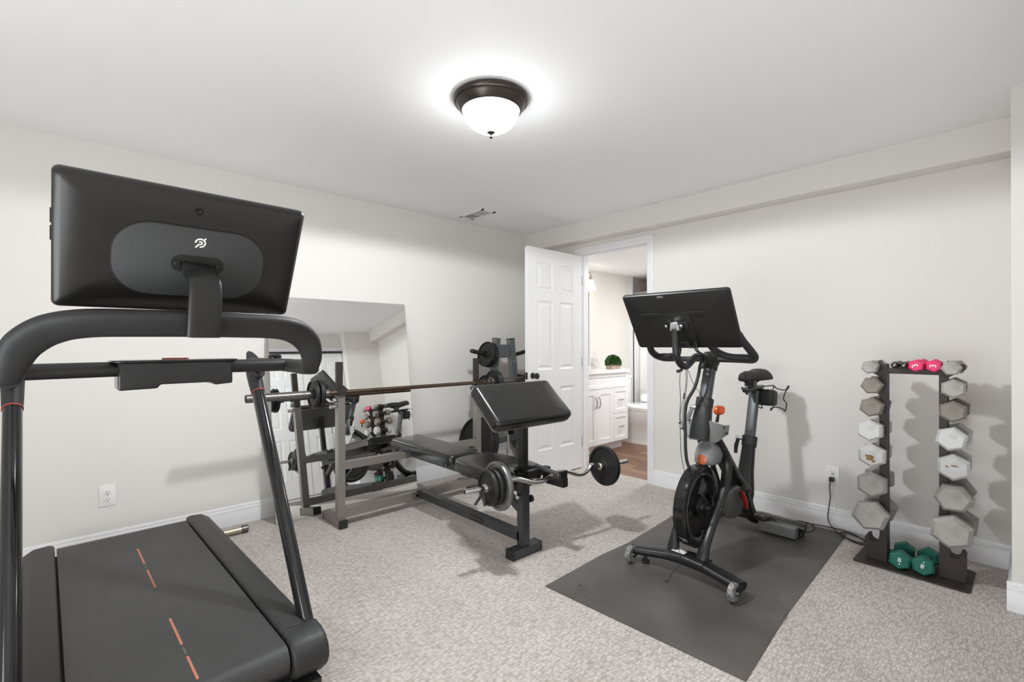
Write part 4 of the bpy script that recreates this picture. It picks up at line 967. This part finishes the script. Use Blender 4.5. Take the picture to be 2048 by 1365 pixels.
for cc, sg in ((c2, 1), (c3, -1)):
    MB().cyl(cc, (cc[0]+sg*.03, cc[1], cc[2]), .008, 12).build('pedal_axle', M['tincan'], bk)
    pd = MB().prism([(cc[0]+sg*(.022+a), cc[1]+b, cc[2]-.014) for a, b in ((0, -.045), (.055, -.050), (.070, -.02), (.070, .03), (.05, .055), (0, .05))], (0, 0, .026), .006)
    pd.build('pedal', M['black'], bk)
    for a, b in ((.035, -.03), (.055, .01), (.03, .03)):
        MB().cyl((cc[0]+sg*(.022+a), cc[1]+b, cc[2]+.012), (cc[0]+sg*(.022+a), cc[1]+b, cc[2]+.0135), .005, 8).build('cleat_bolt', M['chrome'], bk)
MB().tube([(KX+.080, 2.79, .345), (KX+.088, 2.815, .295), (KX+.090, 2.835, .240)], [(.008, .010), (.011, .017), (.008, .010)], 14, 4, (1, 0, 0)).build('shoe_clip', M['darkred'], bk)
# saddle
sd_ = []
for y, w_, h_, zt in ((2.995, .012, .012, .972), (3.005, .024, .030, .985), (3.06, .026, .034, .995), (3.12, .032, .036, .994), (3.18, .052, .036, .990), (3.235, .078, .036, .997), (3.275, .086, .038, 1.003), (3.300, .074, .034, 1.000), (3.313, .045, .020, .992)):
    sd_.append([(KX + w_*math.copysign(abs(math.cos(t))**.8, math.cos(t)), y, zt + .020 - h_ + (h_*(1 if math.sin(t) > 0 else .75))*math.sin(t) - .25*w_*abs(math.cos(t))**2.5) for t in [2*PI*k/26 for k in range(26)]])
R = []
P0 = sd_
for i in range(len(P0)-1):
    for k in range(3):
        f = k/3; R.append([tuple(a*(1-f)+b*f for a, b in zip(p, q)) for p, q in zip(P0[i], P0[i+1])])
R.append(P0[-1])
MB().rings(R).build('saddle', M['blackmatte'], bk, smooth=70)
for sg in (-1, 1):
    MB().tube([(KX+sg*.008, 3.02, .972), (KX+sg*.018, 3.09, .945), (KX+sg*.020, 3.18, .940), (KX+sg*.030, 3.265, .975)], .0045, 8, 5, (0, 0, 1)).build('saddle_rail', M['black'], bk)
MB().bx(KX-.028, KX+.028, 3.115, 3.165, .915, .955, .006).build('saddle_clamp', M['black'], bk)
MB().prism([(KX-.022, y, z) for y, z in ((3.06, .880), (3.30, .890), (3.315, .915), (3.06, .910))], (.044, 0, 0), .006).build('seat_slider', M['bikeframe'], bk)
MB().tube([(KX-.024, 3.155, .862), (KX-.040, 3.135, .885), (KX-.046, 3.120, .905)], .007, 10, 3, (1, 0, 0)).build('slider_lever', M['black'], bk)
# dumbbell cradle and wire weight cage behind the saddle
MB().prism([(KX-.005, y, z) for y, z in ((3.235, .790), (3.330, .780), (3.345, .880), (3.24, .895))], (.10, 0, 0), .018, 3).build('weight_bracket', M['blackmatte'], bk)
def wire(pts): MB().tube(pts, .0036, 8, 5, 'min').build('weight_cage_wire', M['cord'], bk)
cx0, cx1 = -1.122, -1.058
wire([(-1.16, 3.30, .905), (-1.135, 3.38, .908), (-1.128, 3.405, .905), (-1.115, 3.415, .888), (-1.085, 3.43, .880), (-1.060, 3.44, .882), (-1.050, 3.445, .905), (-1.058, 3.445, .902), (-1.066, 3.435, .875), (-1.080, 3.435, .820), (-1.066, 3.445, .790), (-1.072, 3.44, .740), (-1.085, 3.43, .755), (-1.115, 3.405, .765), (-1.140, 3.39, .758), (-1.142, 3.385, .742), (-1.130, 3.39, .760), (-1.124, 3.395, .795), (-1.150, 3.36, .835), (-1.165, 3.34, .845)])
wire([(-1.128, 3.405, .905), (-1.136, 3.395, .860), (-1.140, 3.385, .815)])
wire([(-1.175, 3.31, .790), (-1.170, 3.315, .762), (-1.185, 3.300, .770), (-1.20, 3.29, .775)])
# handlebars
GP = .0165
hd = (KX, 2.590, 1.100)
MB().tube([(KX, 2.500, 1.103), (KX, 2.545, 1.102), (KX, 2.600, 1.098), (KX, 2.630, 1.094)], [(.020, .020), (.040, .028), (.046, .034), (.038, .028)], 22, 4, (1, 0, 0), power=.6).build('handlebar_clamp', M['blackmatte'], bk)
MB().tube([(KX, 2.565, 1.045), (KX, 2.590, 1.10)], (.030, .036), 20, 1, (1, 0, 0), power=.55).build('clamp_neck', M['blackmatte'], bk)
rb = [(KX, 2.590, 1.098), (-1.06, 2.575, 1.098), (-.985, 2.545, 1.098), (-.930, 2.510, 1.102), (-.905, 2.465, 1.120), (-.905, 2.415, 1.150), (-.922, 2.370, 1.195), (-.935, 2.345, 1.235)]
ri_ = [(-.915, 2.485, 1.112), (-.955, 2.465, 1.114), (-1.010, 2.455, 1.116), (-1.050, 2.440, 1.128), (-1.075, 2.405, 1.152), (-1.090, 2.375, 1.185), (-1.098, 2.36, 1.215)]
for P in (rb, mirx(rb)):
    MB().tube(P, [(.0165, .0150), (.0165, .0150), (.0165, .0150), (.0185, .0180), (.0195, .019), (.0185, .0185), (.018, .018), (.016, .016)], 18, 6, (0, 0, 1)).build('handlebar', M['blackmatte'], bk)
for P in (ri_, mirx(ri_)):
    MB().tube(P, .0175, 18, 6, (0, 0, 1)).build('inner_horn', M['blackmatte'], bk)
# screen arm: a bent tube that drops in front of the clamp and climbs to the screen
sa = [(KX, 2.540, 1.108), (KX, 2.470, 1.118), (KX, 2.405, 1.116), (KX, 2.350, 1.092), (KX, 2.300, 1.070), (KX, 2.245, 1.080), (KX-.004, 2.212, 1.120), (KX-.006, 2.205, 1.170), (KX-.008, 2.205, 1.225), (KX-.009, 2.205, 1.258)]
MB().tube(sa, .0180, 18, 6, (1, 0, 0)).build('screen_arm', M['bikeframe'], bk)
MB().prism([(KX-.036, 2.196, 1.248), (KX+.018, 2.190, 1.248), (KX+.010, 2.186, 1.292), (KX-.030, 2.192, 1.292)], (.003, .030, 0), .004).build('arm_head', M['tincan'], bk)
for a in (-.048, .032):
    MB().cyl((KX-.008+a-.006, 2.205, 1.272), (KX-.008+a+.006, 2.205, 1.272), .009, 12, bev=.002).build('tilt_bolt', M['chrome'], bk)
# tablet
TC = Vector((-1.177, 2.240, 1.301)); ty, tt = math.radians(4.77), math.radians(36.1)
tu = Vector((math.cos(ty), math.sin(ty), 0)); tn0 = Vector((-math.sin(ty), math.cos(ty), 0))
tv = Vector((0, 0, math.cos(tt))) - tn0*math.sin(tt); tn = tu.cross(tv)          # tn points to the rider's side or back
if tn.y > 0: tn = -tn
def B(a, b, d=0): return TC + tu*a + tv*b + tn*d
tb_ = MB()
rg = []
for ins, d in ((.004, -.010), (0, -.008), (0, .002), (.004, .0075), (.020, .0105), (.060, .014), (.10, .0165)):
    rg.append([B(x, y, d) for x, y in rrect(0, 0, .541-2*ins, .334-2*ins, max(.016-ins*.3, .004), 6)])
tb_.rings(rg); tab = tb_.build('screen', M['black'], bk)
MB().prism([B(x, y, -.0112) for x, y in rrect(0, 0, .530, .323, .012, 5)], tn*.0008).build('screen_glass', M['screenglass'], tab)
MB().prism([B(x, y, .0100) for x, y in rrect(-.062, .151, .032, .011, .003, 3)], tn*.0012).build('camera_shutter', M['tincan'], tab)
for a in (-.140, .085):
    mb = MB(); mb.prism([B(x, y, .0150) for x, y in rrect(a, .045, .105, .030, .014, 5)], tn*.0030, .0006); g = mb.build('speaker_grille', M['gasket'], tab)
    sl = MB()
    for k in range(13):
        x0_ = a-.043+k*.0068
        sl.prism([B(x0_+dx, .045+dy, .0180) for dx, dy in ((-.0015-.005, -.010), (.0012-.005, -.010), (.0012+.005, .010), (-.0015+.005, .010))], tn*.0006)
    q = sl.build('grille_bars', M['black'], g); q['kind'] = 'stuff'
pn_ = MB(); pn_.rings([[B(x, y, d) for x, y in rrect(-.02, -.045, w_, h_, .008, 4)] for w_, h_, d in ((.17, .205, .014), (.17, .205, .0175), (.160, .195, .0190))]); pn_.build('rear_cover', M['black'], tab)
MB().prism([B(x, y, .0188) for x, y in rrect(0, -.02, .095, .050, .008, 4)], tn*.006, .002).build('mount_plate', M['gasket'], tab)
MB().prism([B(x, y, .0186) for x, y in rrect(.012, -.135, .105, .042, .006, 4)], tn*.003, .001).build('port_bay', M['blackgloss'], tab)
MB().prism([B(x, y, .0200) for x, y in rrect(.030, -.158, .030, .004, .001, 3)], tn*.0025).build('port_sticker', M['sticker'], tab)
for k in range(2):
    MB().tube([B(.045+k*.012, -.135, .022), B(.052+k*.010, -.168, .03), (KX+.020+k*.012, 2.44, 1.125), (KX+.016+k*.008, 2.475, 1.10), (KX+.0, 2.47, 1.05)], .0035, 8, 5, 'min').build('screen_cable', M['cord'], bk)
MB().tube([(KX+.012, 2.490, 1.115), (KX-.006, 2.470, 1.075), (KX-.010, 2.455, 1.02), (KX-.020, 2.430, .950), (KX-.048, 2.405, .880), (KX-.055, 2.392, .810), (KX-.050, 2.385, .72), (KX-.045, 2.378, .62), (KX-.036, 2.385, .545), (KX-.010, 2.400, .510), (KX+.03, 2.43, .495)], .0085, 12, 5, 'min').build('main_cable', M['blackmatte'], bk)
# bottle holders: two grey wings
def wing(sg, m_):
    P = []
    for k in range(9):
        t = k/8
        P.append((KX+sg*(.024+.100*t), 2.450+.075*t*t if sg > 0 else 2.44+.05*t, .745 - .012*t))
    rg = []
    for k in range(9):
        t = k/8; x, y, z = P[k]; h_ = (.040+.022*math.sin(PI*min(t*1.1, 1)))*(1-.35*t*t)
        zc = z - .02*math.sin(PI*t)
        rg.append([(x, y, zc+h_*.9), (x-sg*.002, y-.004, zc), (x-sg*.006, y-.002, zc-h_), (x-sg*.009, y+.004, zc-h_), (x-sg*.006, y+.001, zc), (x-sg*.003, y+.005, zc+h_*.9)])
    MB().rings(rg).build('bottle_holder', m_, bk, smooth=50)
    for t in (.78, .86):
        x, y, z = P[7]; MB().cyl((x+sg*.006-.012*(t < .8), y-.012, z-.02+.03*(t < .8)), (x+sg*.006-.012*(t < .8), y+.004, z-.02+.03*(t < .8)), .005, 8).build('holder_bolt', M['black'], bk)
wing(-1, M['lightgrey']); wing(1, M['greyplastic'])

# ------------------------------------------------------------------ earphones hanging from the bike
ep = thing('earphones', (-1.19, 2.25, 1.07), 'thin black wired earphones hung over the bike screen arm, plug dangling to the mat', 'earphones')
EY = 2.262
MB().tube([(-1.188, EY, 1.052), (-1.189, EY-.003, .98), (-1.184, EY-.005, .90), (-1.190, EY-.002, .82), (-1.188, EY, .72), (-1.184, EY, .62), (-1.166, EY, .53), (-1.166, EY, .47), (-1.176, EY, .40), (-1.1785, EY-.065, .33), (-1.180, EY-.068, .26), (-1.172, EY-.066, .19), (-1.157, EY-.062, .14), (-1.165, EY-.058, .085), (-1.180, EY-.085, .060), (-1.192, EY-.110, .025), (-1.195, EY-.115, .015)], .0016, 6, 4, 'min').build('cable', M['cord'], ep)
MB().tube([(-1.158, EY, 1.055), (-1.157, EY, 1.00), (-1.165, EY, .93), (-1.185, EY, .85), (-1.188, EY, .80), (-1.166, EY, .735), (-1.145, EY+.01, .72), (-1.128, EY+.02, .722)], .0014, 6, 4, 'min').build('cable_branch', M['cord'], ep)
MB().tube([(-1.152, EY, 1.055), (-1.152, EY, .99), (-1.164, EY, .90), (-1.178, EY, .83), (-1.172, EY, .76), (-1.160, EY, .73)], .0014, 6, 4, 'min').build('cable_branch', M['cord'], ep)
MB().tube([(-1.150, EY, 1.060), (-1.132, EY+.03, .98), (-1.112, EY+.08, .915), (-1.105, EY+.10, .86)], .0014, 6, 4, 'min').build('cable_branch', M['cord'], ep)
MB().tube([(-1.166, EY, .935), (-1.170, EY, .905)], .0042, 8, 1).build('inline_remote', M['black'], ep)
MB().bx(-1.172, -1.160, EY-.004, EY+.004, .485, .512, .002).build('cable_splitter', M['black'], ep)
MB().ball((-1.163, EY, .730), .0055, 10).build('cable_slider', M['black'], ep)
MB().ball((-1.198, EY-.004, 1.045), .010, 14, (1, .8, .9)).build('earbud', M['black'], ep)
MB().ball((-1.182, EY-.004, 1.050), .009, 14, (1, .8, .9)).build('earbud', M['black'], ep)
MB().tube([(-1.195, EY-.115, .016), (-1.203, EY-.118, .0125), (-1.214, EY-.122, .0115)], [(.003, .003), (.003, .003), (.0016, .0016)], 8, 2, (0, 0, 1)).build('plug', M['black'], ep)

# ================================================================== DUMBBELL RACK
RY0, RY1 = 3.200, 3.280
rk = thing('dumbbell_rack', (-.40, 3.24, 0), 'dark brown steel twin column dumbbell rack against the wall at the right', 'dumbbell rack')
mb = MB(); mb.prism([(x, y, .001) for x, y in [(-.640, 3.125), (-.625, 3.112), (-.190, 3.090), (-.175, 3.100), (-.172, 3.395), (-.185, 3.41), (-.620, 3.44), (-.635, 3.43)]], (0, 0, .006), .0015, 1); mb.build('base_plate', M['rack'], rk)
ROWS_L = [1.063, .964, .847, .725, .590, .432, .269, .119]
ROWS_R = [1.068, .968, .855, .724, .586, .433, .274, .135]
def column(s_, xin, rows):
    """s_ = -1: saddles on the left side of the column, 1: on the right"""
    xo, xc, xl = xin + s_*.032, xin + s_*.056, xin + s_*.098
    P = [(xin, rows[0]+.010), (xo-s_*.004, rows[0]+.010)]
    for i, z in enumerate(rows):
        P += [(xo, z+.028), (xc-s_*.021, z+.018), (xc-s_*.021, z)]
        for k in range(1, 8):
            t = PI*k/8; P.append((xc - s_*.021*math.cos(t), z - .021*math.sin(t)))
        P += [(xc+s_*.021, z), (xc+s_*.023, z+.010), (xc+s_*.030, z+.013), (xl-s_*.004, z+.008), (xl, z-.002), (xl-s_*.001, z-.014)]
        if i < len(rows)-1: P += [(xo, z-.058)]
        else: P += [(xl-s_*.001, .008), (xin, .008)]
    mb = MB(); mb.prism([(x, RY0, z) for x, z in P], (0, RY1-RY0, 0)); mb.build('column', M['rack'], rk, smooth=20)
column(-1, -.503, ROWS_L); column(1, -.294, ROWS_R)
MB().bx(-.505, -.292, RY0+.004, RY1-.004, 1.022, 1.052, .002).build('top_beam', M['rack'], rk)

def hexhead(y0, y1, r, m_, rot=0.0, ch=.18):
    """hexagonal head along y with bevelled faces; local coordinates"""
    rg = []
    t = y1-y0; c_ = min(abs(t)*.30, r*ch)*math.copysign(1, t)
    for y, k in ((y0, .80), (y0+c_, 1.0), (y1-c_, 1.0), (y1, .80)):
        rg.append([(r*k*math.cos(rot+PI/3*q), y, r*k*math.sin(rot+PI/3*q)*.94) for q in range(6)])
    return rg
def dumbbell(x, y, z, r, m_, label, group, rot=0.0, gap=.062, t=None, tilt=0.0, handle=True, hr=.0145, hm=None):
    t = t or r*.98
    d = thing('dumbbell', (x, y, z), label, 'dumbbell', tilt, group)
    W = WORLD[d.name]
    for s_ in (-1, 1):
        b = MB(); b.rings(hexhead(s_*gap, s_*(gap+t), r, m_, rot)); b.bm.transform(W); b.build('hex_head', m_, d, smooth=15)
    b = MB(); b.lathe([(hr*.9, -gap-.002), (hr*.95, -gap*.8), (hr*1.08, -gap*.25), (hr*1.08, gap*.25), (hr*.95, gap*.8), (hr*.9, gap+.002)], (0, 0, 0), (0, 1, 0), 20); b.bm.transform(W); b.build('handle', hm or M['greyiron'], d)
    return d
names_L = ['topmost', 'second from the top', 'third from the top', 'fourth from the top', 'fifth from the top', 'sixth from the top', 'seventh and lowest']
RL = [(.039, 'hexa', .30), (.050, 'hexc', .08), (.056, 'hexc', .35), (.062, 'hexb', .48), (.067, 'hexb', .50), (.073, 'hexa', .58), (.085, 'hexa', .18)]
RR = [(.039, 'hexa', .10), (.050, 'hexa', .50), (.056, 'hexc', .50), (.063, 'hexb', .30), (.068, 'hexb', .52), (.074, 'hexa', .08), (.086, 'hexa', .40)]
adj = {'hexa': 'grey', 'hexb': 'pale silver grey', 'hexc': 'brownish grey'}
for side, s_, xin, rows, RR_ in (('left', -1, -.503, ROWS_L, RL), ('right', 1, -.294, ROWS_R, RR)):
    for i, (r_, m_, rot) in enumerate(RR_):
        x = xin + s_*.0555; z = rows[i]-.0058
        d = dumbbell(x, 3.240+.012*((i*37) % 3-1), z, r_, M[m_], '%s hex dumbbell on the %s column of the rack, %s' % (adj[m_], side, names_L[i]), 'hex dumbbells on the rack', rot + .04*((i*53) % 5-2)/2, t=.052+r_*.18, tilt=.03*((i*29) % 3-1))
        if (side, i) in (('left', 4), ('right', 4)):
            yy_ = 3.240+.012*((i*37) % 3-1) - .062-.052-r_*.18
            spots = ((-.006, -.010, .017, .020), (.012, -.026, .008, .010)) if side == 'left' else ((.006, .010, .012, .005), (-.020, .004, .006, .006))
            for a_, b_, ra_, rb_ in spots:
                pts = [(x+a_+ra_*math.cos(t)*(1+.35*math.sin(3*t+1)), yy_-.0002, z+b_+rb_*math.sin(t)*(1+.3*math.cos(2*t))) for t in [2*PI*k/14 for k in range(14)]]
                c = MB(); c.prism(pts, (0, -.0006, 0)); c.build('rust_chip', M['chip'], d)
# light dumbbells lying across the top beam
def roundhead(y0, y1, r):
    t = y1-y0
    return [[(r*k*math.cos(2*PI*q/18), y0+t*f, r*k*math.sin(2*PI*q/18)) for q in range(18)] for f, k in ((0, .72), (.12, .92), (.35, 1), (.7, .95), (.9, .75), (1, .45))]
for i, (x, lab) in enumerate(((-.462, 'small black vinyl dumbbell on the rack beam, the one nearer the left column'), (-.424, 'small black vinyl dumbbell on the rack beam, the one beside the pink pair'))):
    z = 1.0525+.0155
    d = thing('dumbbell', (x, 3.240, z), lab, 'dumbbell', 0, 'light dumbbells on the rack beam'); W = WORLD[d.name]
    for s_ in (-1, 1):
        b = MB(); b.rings([[(a_, y_, c_+.002) for a_, y_, c_ in r] for r in roundhead(s_*.040, s_*.098, .0185)]); b.bm.transform(W); b.build('round_head', M['vinyldumb'], d)
    b = MB(); b.cyl((0, -.045, 0), (0, .045, 0), .0150, 16); b.bm.transform(W); b.build('handle', M['vinyldumb'], d)
    text_part('1', .022, basis((x, 3.240-.0986, z+.002), (math.cos(.5), 0, -math.sin(.5)), (math.sin(.5), 0, math.cos(.5))), M['logo'], d, 'weight_number')
for i, (x, rz, lab) in enumerate(((-.371, 2.0, 'pink hex dumbbell marked 3 on the rack beam, left of the pink pair'), (-.313, 1.57, 'pink hex dumbbell marked 3 on the rack beam, right of the pink pair'))):
    z = 1.0525+.0172
    d = dumbbell(x, 3.240, z, .0335, M['pink'], lab, 'light dumbbells on the rack beam', .38+.14*i, gap=.043, t=.060, tilt=(-.05, .06)[i], hr=.0155, hm=M['pink'])
    if i == 0: pass
    text_part('3', .036, basis((x-.002-.1035*math.sin(-(-.05, .06)[i]) , 3.240-.1040, z), (math.cos(rz), 0, math.sin(rz)), (-math.sin(rz), 0, math.cos(rz))), M['logo'], d, 'weight_number')
for i, (x, lab, up_) in enumerate(((-.441, 'green hex dumbbell marked 8 on the rack base plate, left one of two', 0), (-.352, 'green hex dumbbell marked 8 on the rack base plate, right one of two', 2.9))):
    d = dumbbell(x-.004*(i == 0)+.003*(i == 1), 3.245, .0535, .0500, M['green'], lab, 'green dumbbells on the rack base', PI/6+(-.10, .12)[i], gap=.045, t=.062, tilt=(.02, -.03)[i], hr=.017, hm=M['green'])
    W = WORLD[d.name]
    tx_ = W @ Vector((0, -.1074, .006)); ux = W.to_3x3() @ Vector((math.cos(up_), 0, math.sin(up_))); uy = W.to_3x3() @ Vector((-math.sin(up_), 0, math.cos(up_)))
    text_part('8', .030, basis(tx_, ux, uy), M['logo'], d, 'weight_number')
    dt = MB(); c_ = W @ Vector((.022*math.sin(up_)*1, -.1070, .006-.020*math.cos(up_))); dt.cyl(c_, c_+Vector((0, -.0006, 0)), .0035, 8); dt.build('weight_dot', M['logo'], d)

# ------------------------------------------------------------------ power cord from the outlet to the bike
pc_ = thing('power_cable', (-.84, 3.56, .30), 'black power cord from the right hand outlet, looped on the floor beside the mat', 'power cord')
MB().bx(-.854, -.829, 3.552, 3.5815, .300, .326, .004).build('plug', M['cord'], pc_)
cd = [(-.845, 3.553, .306), (-.847, 3.542, .27), (-.842, 3.535, .20), (-.850, 3.525, .12), (-.848, 3.515, .06), (-.810, 3.49, .020), (-.765, 3.455, .0115), (-.700, 3.40, .0065), (-.650, 3.385, .0065), (-.625, 3.415, .0065), (-.648, 3.47, .0075), (-.70, 3.50, .0085), (-.76, 3.505, .0135), (-.775, 3.47, .017), (-.74, 3.42, .0160), (-.69, 3.39, .0145), (-.645, 3.395, .0135), (-.655, 3.45, .0135), (-.715, 3.505, .0150), (-.78, 3.53, .0150), (-.90, 3.525, .013), (-.98, 3.49, .013), (-1.02, 3.44, .013), (-1.00, 3.38, .05), (-.93, 3.37, .062), (-.885, 3.36, .050), (-.890, 3.325, .030), (-.94, 3.305, .018), (-1.05, 3.32, .013), (-1.12, 3.33, .013)]
MB().tube(cd, .0036, 8, 6, 'min').build('cable', M['cord'], pc_)
ad_ = thing('power_adapter', (-1.12, 3.38, .012), 'black power adapter brick on the mat behind the bike rear foot', 'power adapter')
MB().bx(-1.20, -1.06, 3.345, 3.41, .0075, .042, .006).build('brick', M['black'], ad_)
MB().tube([(-1.06, 3.378, .025), (-1.03, 3.372, .022), (-1.01, 3.366, .018)], .005, 8, 3).build('lead', M['cord'], ad_)
